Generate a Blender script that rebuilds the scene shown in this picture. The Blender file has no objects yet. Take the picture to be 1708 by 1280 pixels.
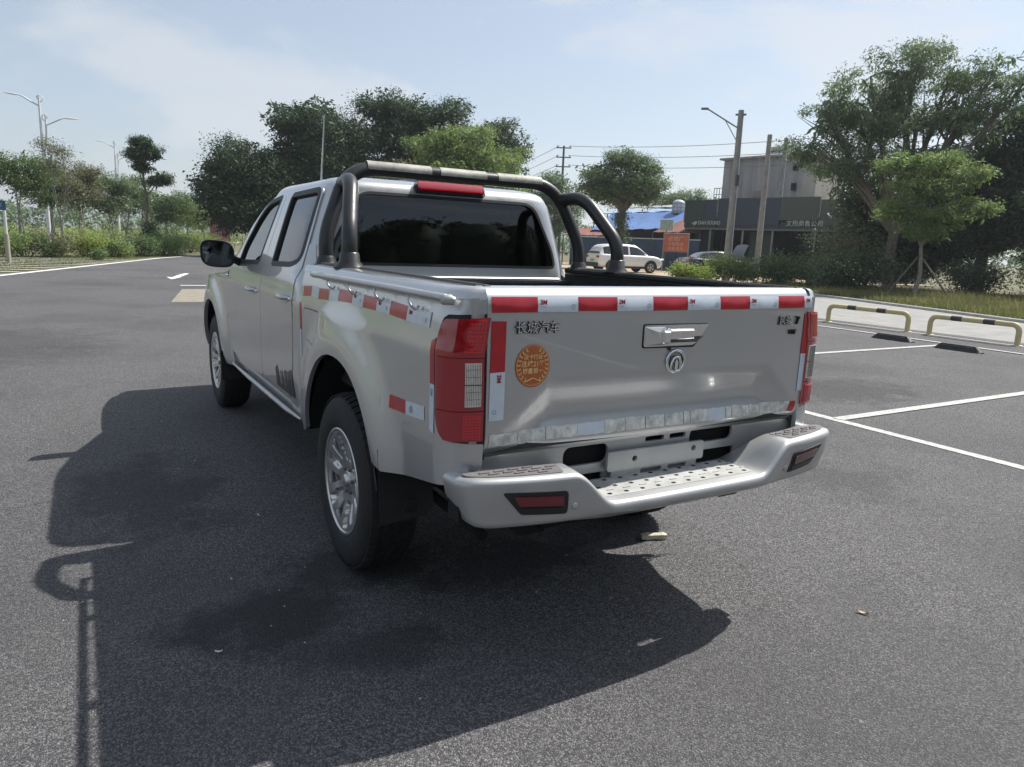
import bpy, math, random
import numpy as np
from mathutils import Vector, Matrix
from mathutils.geometry import delaunay_2d_cdt

scene = bpy.context.scene
COL = scene.collection
R = math.radians
rng = np.random.default_rng(7)
random.seed(7)

# ------------------------------------------------------------------ camera
cd = bpy.data.cameras.new('camera')
cam = bpy.data.objects.new('camera', cd)
COL.objects.link(cam)
cd.sensor_fit = 'HORIZONTAL'
cd.sensor_width = 36.0
cd.lens = 1207.43 / 1708 * 36
cd.clip_start = 0.05
cd.clip_end = 4000
_r = Vector((0.8621839, -0.50506791, 0.03931063))
_u = Vector((0.06218889, 0.18253204, 0.98123116))
_f = Vector((0.50276382, 0.84355703, -0.1887858))
cam.matrix_world = Matrix(((_r.x, _u.x, -_f.x, -1.74238), (_r.y, _u.y, -_f.y, -1.86062),
                           (_r.z, _u.z, -_f.z, 1.39879), (0, 0, 0, 1)))
scene.camera = cam

# ------------------------------------------------------------------ world + sun
SUN = Vector((0.78, 0.05, 1.0)).normalized()
EL = math.asin(SUN.z)
AZ = math.atan2(SUN.x, SUN.y)
world = bpy.data.worlds.new('World')
scene.world = world
world.use_nodes = True
wn = world.node_tree.nodes
wl = world.node_tree.links
wn.clear()
w_out = wn.new('ShaderNodeOutputWorld')
w_bg = wn.new('ShaderNodeBackground')
sky = wn.new('ShaderNodeTexSky')
sky.sky_type = 'NISHITA'
sky.sun_disc = False
sky.sun_elevation = EL
sky.sun_rotation = AZ
sky.air_density = 1.0
sky.dust_density = 1.3
sky.ozone_density = 1.4
w_bg.inputs['Strength'].default_value = 0.115
# thin cirrus and soft cumulus: a veil over the sky, the same in every direction
w_tc = wn.new('ShaderNodeTexCoord')
w_map = wn.new('ShaderNodeMapping')
w_map.inputs['Scale'].default_value = (1.0, 1.0, 2.6)
w_map.inputs['Location'].default_value = (0.35, 0.1, 0.2)
w_n1 = wn.new('ShaderNodeTexNoise')
w_n1.inputs['Scale'].default_value = 3.0
w_n1.inputs['Detail'].default_value = 7
w_n1.inputs['Roughness'].default_value = 0.55
w_n1.inputs['Distortion'].default_value = 0.5
w_rp = wn.new('ShaderNodeMapRange')
w_rp.interpolation_type = 'SMOOTHSTEP'
w_rp.inputs['From Min'].default_value = 0.48
w_rp.inputs['From Max'].default_value = 0.63
w_rp.inputs['To Min'].default_value = 0.0
w_rp.inputs['To Max'].default_value = 0.55
w_veil = wn.new('ShaderNodeMix')
w_veil.data_type = 'RGBA'
w_veil.inputs['Factor'].default_value = 0.40
w_veil.inputs['B'].default_value = (3.7, 3.95, 4.15, 1)
w_mix = wn.new('ShaderNodeMix')
w_mix.data_type = 'RGBA'
w_mix.inputs['B'].default_value = (5.0, 5.15, 5.3, 1)
wl.new(w_tc.outputs['Generated'], w_map.inputs['Vector'])
wl.new(w_map.outputs[0], w_n1.inputs['Vector'])
wl.new(w_n1.outputs['Fac'], w_rp.inputs['Value'])
wl.new(w_rp.outputs[0], w_mix.inputs['Factor'])
wl.new(sky.outputs[0], w_veil.inputs['A'])
wl.new(w_veil.outputs['Result'], w_mix.inputs['A'])
wl.new(w_mix.outputs['Result'], w_bg.inputs['Color'])
wl.new(w_bg.outputs[0], w_out.inputs['Surface'])

sd = bpy.data.lights.new('sun', 'SUN')
sd.energy = 4.8
sd.angle = R(0.55)
sd.color = (1.0, 0.965, 0.91)
sun = bpy.data.objects.new('sun', sd)
COL.objects.link(sun)
sun.rotation_euler = SUN.to_track_quat('Z', 'Y').to_euler()
sun.location = (20, 0, 30)

scene.view_settings.view_transform = 'Standard'
scene.view_settings.look = 'None'
scene.view_settings.gamma = 1
scene.view_settings.exposure = 0.45
scene.render.engine = 'CYCLES'
scene.cycles.max_bounces = 7
scene.cycles.diffuse_bounces = 3
scene.cycles.glossy_bounces = 4
scene.cycles.volume_bounces = 0

# ------------------------------------------------------------------ materials
MATS = {}
def mat(name, base=(0.5, 0.5, 0.5), rough=0.5, metal=0.0, coat=0.0, spec=0.5, coatr=0.03,
        var=0.0, vscale=6.0, bump=0.0, bscale=40.0, var2=None, trans=0.0, alpha=1.0, rvar=0.0, coord='Object', emis=None, detail=8):
    m = bpy.data.materials.new(name)
    m.use_nodes = True
    nt = m.node_tree
    b = nt.nodes['Principled BSDF']
    b.inputs['Base Color'].default_value = (*base, 1)
    b.inputs['Roughness'].default_value = rough
    b.inputs['Metallic'].default_value = metal
    b.inputs['Coat Weight'].default_value = coat
    b.inputs['Coat Roughness'].default_value = coatr
    b.inputs['Specular IOR Level'].default_value = spec
    b.inputs['Transmission Weight'].default_value = trans
    b.inputs['Alpha'].default_value = alpha
    tc = nt.nodes.new('ShaderNodeTexCoord')
    if var > 0:
        n = nt.nodes.new('ShaderNodeTexNoise')
        n.inputs['Scale'].default_value = vscale
        n.inputs['Detail'].default_value = detail
        n.inputs['Roughness'].default_value = 0.65 if detail > 4 else 0.45
        nt.links.new(tc.outputs[coord], n.inputs['Vector'])
        mr = nt.nodes.new('ShaderNodeMapRange')
        mr.inputs['From Min'].default_value = 0.3
        mr.inputs['From Max'].default_value = 0.7
        nt.links.new(n.outputs['Fac'], mr.inputs['Value'])
        mx = nt.nodes.new('ShaderNodeMix')
        mx.data_type = 'RGBA'
        b2 = var2 if var2 else tuple(c * (1 - var) for c in base)
        b1 = base if var2 else tuple(min(1, c * (1 + var)) for c in base)
        mx.inputs['A'].default_value = (*b1, 1)
        mx.inputs['B'].default_value = (*b2, 1)
        nt.links.new(mr.outputs[0], mx.inputs['Factor'])
        nt.links.new(mx.outputs['Result'], b.inputs['Base Color'])
        if rvar > 0:
            m2 = nt.nodes.new('ShaderNodeMapRange')
            m2.inputs['To Min'].default_value = max(0.02, rough - rvar)
            m2.inputs['To Max'].default_value = min(1, rough + rvar)
            m2.inputs['From Min'].default_value = 0.3
            m2.inputs['From Max'].default_value = 0.7
            nt.links.new(n.outputs['Fac'], m2.inputs['Value'])
            nt.links.new(m2.outputs[0], b.inputs['Roughness'])
    if bump > 0:
        n2 = nt.nodes.new('ShaderNodeTexNoise')
        n2.inputs['Scale'].default_value = bscale
        n2.inputs['Detail'].default_value = 6
        nt.links.new(tc.outputs[coord], n2.inputs['Vector'])
        bp = nt.nodes.new('ShaderNodeBump')
        bp.inputs['Strength'].default_value = bump
        bp.inputs['Distance'].default_value = 0.01
        nt.links.new(n2.outputs['Fac'], bp.inputs['Height'])
        nt.links.new(bp.outputs[0], b.inputs['Normal'])
    if emis:
        b.inputs['Emission Color'].default_value = (*emis[0], 1)
        b.inputs['Emission Strength'].default_value = emis[1]
    MATS[name] = m
    return m

# ------------------------------------------------------------------ mesh helpers
def link(o, parent=None):
    COL.objects.link(o)
    if parent is not None:
        o.parent = parent
    return o

def empty(name, loc=(0, 0, 0), rz=0.0):
    o = bpy.data.objects.new(name, None)
    o.empty_display_size = 0.2
    o.location = loc
    o.rotation_euler = (0, 0, rz)
    return link(o)

def tag(o, label=None, cat=None, group=None, kind=None):
    if label: o['label'] = label
    if cat: o['category'] = cat
    if group: o['group'] = group
    if kind: o['kind'] = kind
    return o

class MB:
    """collects shapes; build() makes ONE mesh object"""
    def __init__(s):
        s.v = []; s.f = []; s.sm = []
    def add(s, verts, faces, smooth=False):
        o = len(s.v)
        s.v += [tuple(map(float, p)) for p in verts]
        s.f += [tuple(i + o for i in f) for f in faces]
        s.sm += [smooth] * len(faces)
        return s
    def box(s, c, d, rz=0.0, m=None, bevel=0.0):
        hx, hy, hz = d[0] / 2, d[1] / 2, d[2] / 2
        b = bevel
        if b <= 0:
            vs = [(x, y, z) for x in (-hx, hx) for y in (-hy, hy) for z in (-hz, hz)]
            fs = [(0, 1, 3, 2), (4, 6, 7, 5), (0, 4, 5, 1), (2, 3, 7, 6), (0, 2, 6, 4), (1, 5, 7, 3)]
        else:
            vs = []; fs = []
            for sx in (-1, 1):
                for sy in (-1, 1):
                    for sz in (-1, 1):
                        vs += [(sx * hx, sy * (hy - b), sz * (hz - b)), (sx * (hx - b), sy * hy, sz * (hz - b)),
                               (sx * (hx - b), sy * (hy - b), sz * hz)]
            def I(sx, sy, sz, k): return ((sx > 0) * 4 + (sy > 0) * 2 + (sz > 0)) * 3 + k
            for sx in (-1, 1): fs.append([I(sx, -1, -1, 0), I(sx, 1, -1, 0), I(sx, 1, 1, 0), I(sx, -1, 1, 0)][::sx])
            for sy in (-1, 1): fs.append([I(-1, sy, -1, 1), I(-1, sy, 1, 1), I(1, sy, 1, 1), I(1, sy, -1, 1)][::sy])
            for sz in (-1, 1): fs.append([I(-1, -1, sz, 2), I(1, -1, sz, 2), I(1, 1, sz, 2), I(-1, 1, sz, 2)][::sz])
            for a in (-1, 1):
                for c2 in (-1, 1):
                    fs.append([I(a, c2, -1, 0), I(a, c2, -1, 1), I(a, c2, 1, 1), I(a, c2, 1, 0)][::-a * c2])
                    fs.append([I(a, -1, c2, 0), I(a, -1, c2, 2), I(a, 1, c2, 2), I(a, 1, c2, 0)][::a * c2])
                    fs.append([I(-1, a, c2, 1), I(-1, a, c2, 2), I(1, a, c2, 2), I(1, a, c2, 1)][::-a * c2])
            for a in (-1, 1):
                for c2 in (-1, 1):
                    for e in (-1, 1):
                        fs.append([I(a, c2, e, 0), I(a, c2, e, 1), I(a, c2, e, 2)][::a * c2 * e])
        cr, sr = math.cos(rz), math.sin(rz)
        out = []
        for x, y, z in vs:
            p = Vector((x, y, z))
            if m is not None: p = m @ p
            out.append((c[0] + p.x * cr - p.y * sr, c[1] + p.x * sr + p.y * cr, c[2] + p.z))
        return s.add(out, [tuple(f) for f in fs])
    def tube(s, pts, rad, seg=10, cap=True, smooth=True):
        pts = [Vector(p) for p in pts]
        n = len(pts)
        rads = rad if isinstance(rad, (list, tuple)) else [rad] * n
        vs = []; fs = []
        up = None
        for i in range(n):
            t = (pts[min(i + 1, n - 1)] - pts[max(i - 1, 0)]).normalized()
            if up is None:
                a = Vector((0, 0, 1)) if abs(t.z) < 0.9 else Vector((1, 0, 0))
                up = (a - t * a.dot(t)).normalized()
            else:
                up = (up - t * up.dot(t)).normalized()
            sd_ = t.cross(up)
            for k in range(seg):
                an = 2 * math.pi * k / seg
                p = pts[i] + (up * math.cos(an) + sd_ * math.sin(an)) * rads[i]
                vs.append(tuple(p))
        for i in range(n - 1):
            for k in range(seg):
                k2 = (k + 1) % seg
                fs.append((i * seg + k, i * seg + k2, (i + 1) * seg + k2, (i + 1) * seg + k))
        s.add(vs, fs, smooth)
        if cap:
            s.add(vs[:seg], [tuple(range(seg - 1, -1, -1))])
            s.add(vs[-seg:], [tuple(range(seg))])
        return s
    def lathe(s, prof, seg=32, axis='z', c=(0, 0, 0), smooth=True):
        """prof: (radius, along) pairs"""
        vs = []; fs = []
        n = len(prof)
        for k in range(seg):
            an = 2 * math.pi * k / seg
            ca, sa = math.cos(an), math.sin(an)
            for r, h in prof:
                if axis == 'z': p = (r * ca, r * sa, h)
                elif axis == 'x': p = (h, r * ca, r * sa)
                else: p = (r * sa, h, r * ca)
                vs.append((p[0] + c[0], p[1] + c[1], p[2] + c[2]))
        for k in range(seg):
            k2 = (k + 1) % seg
            for i in range(n - 1):
                fs.append((k * n + i, k2 * n + i, k2 * n + i + 1, k * n + i + 1))
        return s.add(vs, fs, smooth)
    def grid(s, P, smooth=True, closed=False):
        """P: [rows][cols] of points"""
        r = len(P); c = len(P[0])
        vs = [p for row in P for p in row]
        fs = []
        for i in range(r - 1):
            for j in range(c if closed else c - 1):
                j2 = (j + 1) % c
                fs.append((i * c + j, i * c + j2, (i + 1) * c + j2, (i + 1) * c + j))
        return s.add(vs, fs, smooth)
    def prism(s, poly, a, b, axis='y', smooth=False):
        """extrude a 2-D polygon from a to b along an axis"""
        def P(u, v, w):
            return {'y': (u, w, v), 'x': (w, u, v), 'z': (u, v, w)}[axis]
        n = len(poly)
        vs = [P(u, v, a) for u, v in poly] + [P(u, v, b) for u, v in poly]
        s.add(vs, [tuple(range(n)), tuple(range(2 * n - 1, n - 1, -1))])
        s.add(vs, [(i, (i + 1) % n, n + (i + 1) % n, n + i) for i in range(n)], smooth)
        return s
    def build(s, name, m, parent=None, fix=True):
        me = bpy.data.meshes.new(name)
        me.from_pydata(s.v, [], s.f)
        me.polygons.foreach_set('use_smooth', s.sm)
        if fix:
            import bmesh
            bm = bmesh.new(); bm.from_mesh(me)
            bmesh.ops.recalc_face_normals(bm, faces=bm.faces)
            bm.to_mesh(me); bm.free()
        me.materials.append(m)
        me.update()
        return link(bpy.data.objects.new(name, me), parent)

def spl(xs, ys):
    """monotone cubic interpolation, vectorised"""
    xs = np.array(xs, float); ys = np.array(ys, float)
    h = np.diff(xs); d = np.diff(ys) / h
    m = np.zeros_like(xs)
    m[0] = d[0]; m[-1] = d[-1]
    for i in range(1, len(xs) - 1):
        m[i] = 0 if d[i - 1] * d[i] <= 0 else 2 * d[i - 1] * d[i] / (d[i - 1] + d[i])
    def f(x):
        x = np.clip(np.asarray(x, float), xs[0], xs[-1])
        i = np.clip(np.searchsorted(xs, x) - 1, 0, len(xs) - 2)
        t = (x - xs[i]) / h[i]
        return ((2 * t**3 - 3 * t**2 + 1) * ys[i] + (t**3 - 2 * t**2 + t) * h[i] * m[i]
                + (-2 * t**3 + 3 * t**2) * ys[i + 1] + (t**3 - t**2) * h[i] * m[i + 1])
    return f

def sstep(a, b, x):
    t = np.clip((np.asarray(x, float) - a) / (b - a), 0, 1)
    return t * t * (3 - 2 * t)

def inpoly(P, poly):
    x, y = P[:, 0], P[:, 1]
    c = np.zeros(len(P), bool)
    n = len(poly)
    for i in range(n):
        x1, y1 = poly[i]; x2, y2 = poly[(i + 1) % n]
        if y1 == y2: continue
        k = ((y1 > y) != (y2 > y)) & (x < (x2 - x1) * (y - y1) / (y2 - y1) + x1)
        c ^= k
    return c

def dens(poly, res):
    out = []
    n = len(poly)
    for i in range(n):
        a = np.array(poly[i], float); b = np.array(poly[(i + 1) % n], float)
        k = max(1, int(math.ceil(np.linalg.norm((b - a) / np.array(res)))))
        for j in range(k):
            out.append(tuple(a + (b - a) * j / k))
    return out

def rpoly(poly, rad, seg=5):
    """round a polygon's corners"""
    out = []
    n = len(poly)
    for i in range(n):
        p = Vector(poly[i]); a = Vector(poly[i - 1]); b = Vector(poly[(i + 1) % n])
        r = rad[i] if isinstance(rad, (list, tuple)) else rad
        da = (a - p); db = (b - p)
        k = min(r, da.length * 0.45, db.length * 0.45)
        if k < 1e-5:
            out.append(tuple(p)); continue
        A = p + da.normalized() * k; B = p + db.normalized() * k
        for j in range(seg + 1):
            t = j / seg
            out.append(tuple(A * (1 - t)**2 + p * 2 * t * (1 - t) + B * t * t))
    return out

def patch(name, lift, outline, holes=(), res=0.04, off=0.0, depth=0.012, m=None, parent=None, out=(0, 0, 1), collect=None):
    """a panel: the 2-D outline (minus holes) lifted on to an analytic surface, with returned edges"""
    if not isinstance(res, (tuple, list)): res = (res, res)
    loops = [dens(outline, res)] + [dens(h, res) for h in holes]
    pts = []; edges = []
    for lp in loops:
        o = len(pts); n = len(lp)
        pts += lp; edges += [(o + i, o + (i + 1) % n) for i in range(n)]
    B = np.array(pts)
    lo, hi = B.min(0), B.max(0)
    gx = np.arange(lo[0] + res[0] / 2, hi[0], res[0]); gy = np.arange(lo[1] + res[1] / 2, hi[1], res[1])
    if len(gx) and len(gy):
        G = np.array(np.meshgrid(gx, gy)).reshape(2, -1).T
        k = inpoly(G, loops[0])
        for h in loops[1:]: k &= ~inpoly(G, h)
        G = G[k]
        if len(G):
            dd = np.full(len(G), 9.0)
            for b in B: dd = np.minimum(dd, (((G - b) / np.array(res))**2).sum(1))
            G = G[dd > 0.3]
            pts += [tuple(p) for p in G]
    vo, eo, fo, *_ = delaunay_2d_cdt([Vector(p) for p in pts], edges, [], 0, 1e-7)
    V = np.array([(p.x, p.y) for p in vo])
    F = np.array([f for f in fo if len(f) == 3])
    C = V[F].mean(1)
    k = inpoly(C, loops[0])
    for h in loops[1:]: k &= ~inpoly(C, h)
    F = F[k]
    e = 1e-4
    X = lift(V[:, 0], V[:, 1])
    du = lift(V[:, 0] + e, V[:, 1]) - lift(V[:, 0] - e, V[:, 1])
    dv = lift(V[:, 0], V[:, 1] + e) - lift(V[:, 0], V[:, 1] - e)
    N = np.cross(du, dv); N /= np.maximum(np.linalg.norm(N, axis=1, keepdims=True), 1e-12)
    if (N @ np.array(out, float)).sum() < 0: N = -N
    X = X + N * off
    fn = np.cross(X[F[:, 1]] - X[F[:, 0]], X[F[:, 2]] - X[F[:, 0]])
    fl = (fn * N[F[:, 0]]).sum(1) < 0
    F[fl] = F[fl][:, ::-1]
    verts = [tuple(p) for p in X]; faces = [tuple(int(i) for i in f) for f in F]
    ln = [tuple(N[i]) for f in F for i in f]
    if depth > 0:
        cnt = {}
        for f in faces:
            for a, b in ((f[0], f[1]), (f[1], f[2]), (f[2], f[0])): cnt[(a, b)] = 1
        for (a, b) in cnt:
            if (b, a) in cnt: continue
            o = len(verts)
            A, Bp = X[a], X[b]; A2 = A - N[a] * depth; B2 = Bp - N[b] * depth
            verts += [tuple(A), tuple(Bp), tuple(B2), tuple(A2)]
            faces.append((o + 3, o + 2, o + 1, o))
            q = np.cross(Bp - A, N[a]); q = q / max(np.linalg.norm(q), 1e-12)
            w = q * 0.75 + (N[a] + N[b]) * 0.5 * 0.25; 
            ln += [tuple(q), tuple(q), tuple(w / np.linalg.norm(w)), tuple(w / np.linalg.norm(w))][::1]
    me = bpy.data.meshes.new(name)
    me.from_pydata(verts, [], faces)
    me.polygons.foreach_set('use_smooth', [True] * len(faces))
    me.normals_split_custom_set(ln)
    if m: me.materials.append(m)
    return link(bpy.data.objects.new(name, me), parent)

def text_obj(name, body, size, m, parent, mtx, extrude=0.001, bold=0.0, align='CENTER', sx=1.0):
    cu = bpy.data.curves.new(name, 'FONT')
    cu.body = body; cu.size = size; cu.extrude = extrude; cu.offset = bold
    cu.align_x = align; cu.align_y = 'CENTER'; cu.resolution_u = 3
    t = bpy.data.objects.new(name + '_curve', cu)
    COL.objects.link(t)
    dg = bpy.context.evaluated_depsgraph_get()
    me = bpy.data.meshes.new_from_object(t.evaluated_get(dg))
    me.name = name
    bpy.data.objects.remove(t)
    me.transform(Matrix(mtx) @ Matrix.Diagonal((sx, 1, 1, 1)))
    me.materials.clear(); me.materials.append(m)
    return link(bpy.data.objects.new(name, me), parent)

def catmull(pts, n=8):
    P = [Vector(p) for p in pts]
    P = [P[0] * 2 - P[1]] + P + [P[-1] * 2 - P[-2]]
    out = []
    for i in range(1, len(P) - 2):
        for j in range(n):
            t = j / n
            a, b, c, d = P[i - 1], P[i], P[i + 1], P[i + 2]
            out.append(0.5 * ((2 * b) + (c - a) * t + (2 * a - 5 * b + 4 * c - d) * t * t + (3 * b - a - 3 * c + d) * t**3))
    out.append(P[-2])
    return out

def bend(pts, rad, seg=7):
    """polyline with rounded bends"""
    P = [Vector(p) for p in pts]
    out = [P[0]]
    for i in range(1, len(P) - 1):
        a, p, b = P[i - 1], P[i], P[i + 1]
        k = min(rad, (a - p).length * 0.48, (b - p).length * 0.48)
        A = p + (a - p).normalized() * k; B = p + (b - p).normalized() * k
        for j in range(seg + 1):
            t = j / seg
            out.append(A * (1 - t)**2 + p * 2 * t * (1 - t) + B * t * t)
    out.append(P[-1])
    return out

# ------------------------------------------------------------------ truck materials
PAINT = mat('silver_paint', (0.51, 0.52, 0.525), 0.35, 0.70, 1.0, var=0.035, vscale=2.2, detail=1, coatr=0.025)
PAINT_W = mat('worn_silver_paint', (0.47, 0.475, 0.47), 0.42, 0.5, 0.5, var=0.10, vscale=6, detail=2, coatr=0.12)
STEEL_P = mat('dusty_painted_steel', (0.42, 0.42, 0.40), 0.6, 0.2, 0.1, var=0.25, vscale=14)
BLACKP = mat('black_plastic', (0.016, 0.017, 0.018), 0.55, var=0.2, vscale=30, bump=0.15, bscale=300)
RUBBER = mat('tyre_rubber', (0.018, 0.018, 0.019), 0.75, var=0.3, vscale=18, bump=0.25, bscale=120)
DARK = mat('dark_void', (0.006, 0.006, 0.006), 0.9)
LINER = mat('bed_liner', (0.03, 0.032, 0.033), 0.75, var=0.4, vscale=12, bump=0.3, bscale=90)
BAR = mat('worn_black_tube', (0.030, 0.030, 0.030), 0.40, 0.25, 0.15, var=0.35, vscale=7, rvar=0.12)
CHROME = mat('chrome', (0.78, 0.79, 0.80), 0.12, 1.0, var=0.06, vscale=20)
ALLOY = mat('alloy', (0.62, 0.62, 0.62), 0.28, 0.85, 0.3, var=0.12, vscale=22)
ALLOY_D = mat('alloy_dark', (0.10, 0.10, 0.105), 0.45, 0.6)
RED_T = mat('red_reflective_tape', (0.42, 0.012, 0.022), 0.32, 0.0, 0.3, var=0.16, vscale=25)
WHITE_T = mat('white_reflective_tape', (0.60, 0.66, 0.72), 0.35, 0.0, 0.3, var=0.08, vscale=30)
WORN_T = mat('peeling_tape', (0.86, 0.86, 0.79), 0.6, var=0.6, vscale=30, var2=(0.36, 0.36, 0.34))
TAPE_INK = mat('tape_ink_red', (0.40, 0.03, 0.05), 0.5)
TAPE_GREY = mat('tape_ink_grey', (0.25, 0.30, 0.36), 0.5)
LENS_R = mat('red_lens', (0.30, 0.004, 0.014), 0.08, 0.0, 1.0, spec=0.6)
LENS_R2 = mat('bright_red_lens', (0.62, 0.010, 0.020), 0.08, 0.0, 1.0, spec=0.6)
LENS_D = mat('dark_red_lens', (0.06, 0.004, 0.008), 0.12, 0.0, 1.0)
LENS_C = mat('clear_lens', (0.74, 0.71, 0.66), 0.12, 0.45, 1.0, var=0.18, vscale=60)
BADGE = mat('badge_chrome', (0.30, 0.31, 0.31), 0.16, 1.0)
BADGE_D = mat('badge_dark', (0.035, 0.038, 0.04), 0.3, 0.6)
STICK = mat('sticker_orange', (0.48, 0.135, 0.045), 0.5, var=0.1, vscale=40)
STICK_G = mat('sticker_gold', (0.80, 0.50, 0.20), 0.45)
PAD = mat('bumper_step_pad', (0.14, 0.13, 0.13), 0.7, var=0.2, vscale=20, bump=0.2, bscale=150)
DECAL = mat('black_decal', (0.02, 0.02, 0.022), 0.4, coat=0.3)
SEATM = mat('seat_cloth', (0.05, 0.05, 0.052), 0.9)
INTERIOR = mat('cab_interior', (0.05, 0.05, 0.055), 0.85)

def glass(name, tint, ior=1.5, rough=0.02):
    m = bpy.data.materials.new(name)
    m.use_nodes = True
    nt = m.node_tree; nt.nodes.clear()
    o = nt.nodes.new('ShaderNodeOutputMaterial')
    mix = nt.nodes.new('ShaderNodeMixShader')
    tr = nt.nodes.new('ShaderNodeBsdfTransparent'); tr.inputs[0].default_value = (*tint, 1)
    gl = nt.nodes.new('ShaderNodeBsdfGlossy'); gl.inputs['Roughness'].default_value = rough
    gl.inputs['Color'].default_value = (0.95, 0.97, 1.0, 1)
    fr = nt.nodes.new('ShaderNodeFresnel'); fr.inputs[0].default_value = ior
    nt.links.new(fr.outputs[0], mix.inputs[0])
    nt.links.new(tr.outputs[0], mix.inputs[1]); nt.links.new(gl.outputs[0], mix.inputs[2])
    nt.links.new(mix.outputs[0], o.inputs[0])
    return m
GLASS_DK = glass('tinted_rear_glass', (0.035, 0.04, 0.045), 1.62)
GLASS_SD = glass('tinted_side_glass', (0.16, 0.18, 0.18), 1.75)
GLASS_CL = glass('windscreen_glass', (0.6, 0.64, 0.62), 1.5)

# ------------------------------------------------------------------ truck body surfaces
RA = (1.045, 0.375); FA = (4.364, 0.375); TR_ = 0.375
wprof = spl([0.40, .46, .52, .58, .68, .80, .95, 1.03, 1.075, 1.11, 1.17, 1.22, 1.28, 1.40, 1.50, 1.60, 1.65],
            [.790, .812, .826, .833, .838, .839, .839, .840, .841, .834, .826, .813, .795, .757, .724, .688, .664])
yrear = spl([0.4, 1.06, 1.2, 1.30, 1.45, 1.60, 1.65], [1.711, 1.711, 1.733, 1.742, 1.755, 1.772, 1.785])
yfront = spl([1.0, 1.19, 1.28, 1.40, 1.48, 1.58, 1.65], [3.98, 3.86, 3.72, 3.56, 3.44, 3.20, 3.0])
NSE = 12.0
def cabw(y, z):
    yr, yf = yrear(z), yfront(z)
    yn = np.clip((y - (yr + yf) / 2) / ((yf - yr) / 2), -0.999, 0.999)
    n_ = NSE + 70 * (1 - sstep(1.02, 1.24, z))
    return wprof(z) * (1 - np.abs(yn)**n_)**(1 / n_)
def flare(y, z):
    o = 0
    for (cy, cz), k, r1 in ((RA, 0.040, 0.76), (FA, 0.036, 0.70)):
        r = np.sqrt((y - cy)**2 + (z - cz)**2 * 0.92)
        o = o + k * (1 - sstep(0.53, r1, r))
    return o
def lift_cab(sg):
    def f(y, z):
        w = cabw(y, z) + flare(y, z)
        return np.stack([sg * w, y, z], 1)
    return f
def nose(y): return 0.10 * np.clip((y - 4.55) / 0.75, 0, 1)**2.2
def lift_fender(sg):
    def f(y, z):
        return np.stack([sg * (wprof(z) + flare(y, z) - nose(y)), y, z], 1)
    return f
# bed side: s >= .12 runs along the side, below that it wraps round the rear corner
_cu = np.array([0.0, .02, .045, .07, .095, .12, .15, .19])
_cdx = np.array([0.0, .0012, .0062, .0165, .034, .0560, .0850, .1250])
_cy = np.array([.12, .1001, .0757, .0530, .0350, .0235, .0160, .0110])
cdx = spl(_cu, _cdx); cyy = spl(_cu, -_cy)
def lift_bed(sg):
    def f(s, z):
        u = np.clip(0.12 - s, 0, 0.19)
        y = np.where(s >= 0.12, s, -cyy(u))
        x = wprof(z) + flare(np.maximum(s, 0.12), z) - np.where(s >= 0.12, 0, cdx(u))
        return np.stack([sg * x, y, z], 1)
    return f
# tailgate: v runs up the face, then over the top
_tv = [0.74, 0.79, 0.83, 1.20, 1.235, 1.262, 1.285, 1.31, 1.36]
_ty = [0.030, 0.006, 0.000, 0.000, 0.003, 0.016, 0.036, 0.061, 0.11]
_tz = [0.742, 0.786, 0.825, 1.200, 1.234, 1.258, 1.270, 1.2745, 1.272]
tgy = spl(_tv, _ty); tgz = spl(_tv, _tz)
TX = 0.008
def lift_gate(x, v):
    z = tgz(v)
    xa = np.abs(x - TX)
    # pressed trapezoid: a band that leans in at the top and sides, the field below sunk
    d_top = 0.985 - z
    d_side = (0.50 + (0.985 - z) * 1.05) - xa
    d = np.minimum(d_top, d_side * 0.72)
    dep = 0.040 * sstep(-0.018, 0.110, d) * (1 - 0.80 * sstep(0.11, 0.25, d_top))
    crown = 0.016 * (xa / 0.73)**2
    return np.stack([x, tgy(v) + dep + crown * 0.6, z], 1)

def arch(c, a, b, z0, z1, n=26):
    """arch opening from rear bottom over the top to front bottom"""
    out = []
    t0 = math.pi - math.asin(max(-1, min(1, (z0 - c[1]) / b))); t1 = math.asin((z1 - c[1]) / b)
    for i in range(n + 1):
        t = t0 + (t1 - t0) * i / n
        out.append((c[0] + a * math.copysign(abs(math.cos(t))**0.9, math.cos(t)), c[1] + b * math.sin(t)))
    return out

truck = empty('pickup_truck')
tag(truck, 'silver double cab pickup truck with red and white reflective tape, parked in the foreground', 'pickup truck')

fd_win = rpoly([(2.755, 1.238), (3.33, 1.222), (3.30, 1.31), (3.10, 1.50), (2.94, 1.585), (2.665, 1.612)], [.03, .02, .06, .1, .1, .03])
rd_win = rpoly([(1.885, 1.285), (1.99, 1.258), (2.40, 1.246), (2.415, 1.614), (1.895, 1.625)], [.05, .05, .02, .02, .05])

def ring(poly, k):
    """grow a polygon outward by k"""
    c = np.array(poly); n = len(c); ar = 0
    for i in range(n): ar += c[i - 1][0] * c[i][1] - c[i][0] * c[i - 1][1]
    s = 1 if ar > 0 else -1
    out = []
    for i in range(n):
        t = c[(i + 1) % n] - c[i - 1]; t = t / max(np.linalg.norm(t), 1e-9)
        out.append((c[i][0] + s * t[1] * k, c[i][1] - s * t[0] * k))
    return out

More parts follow.
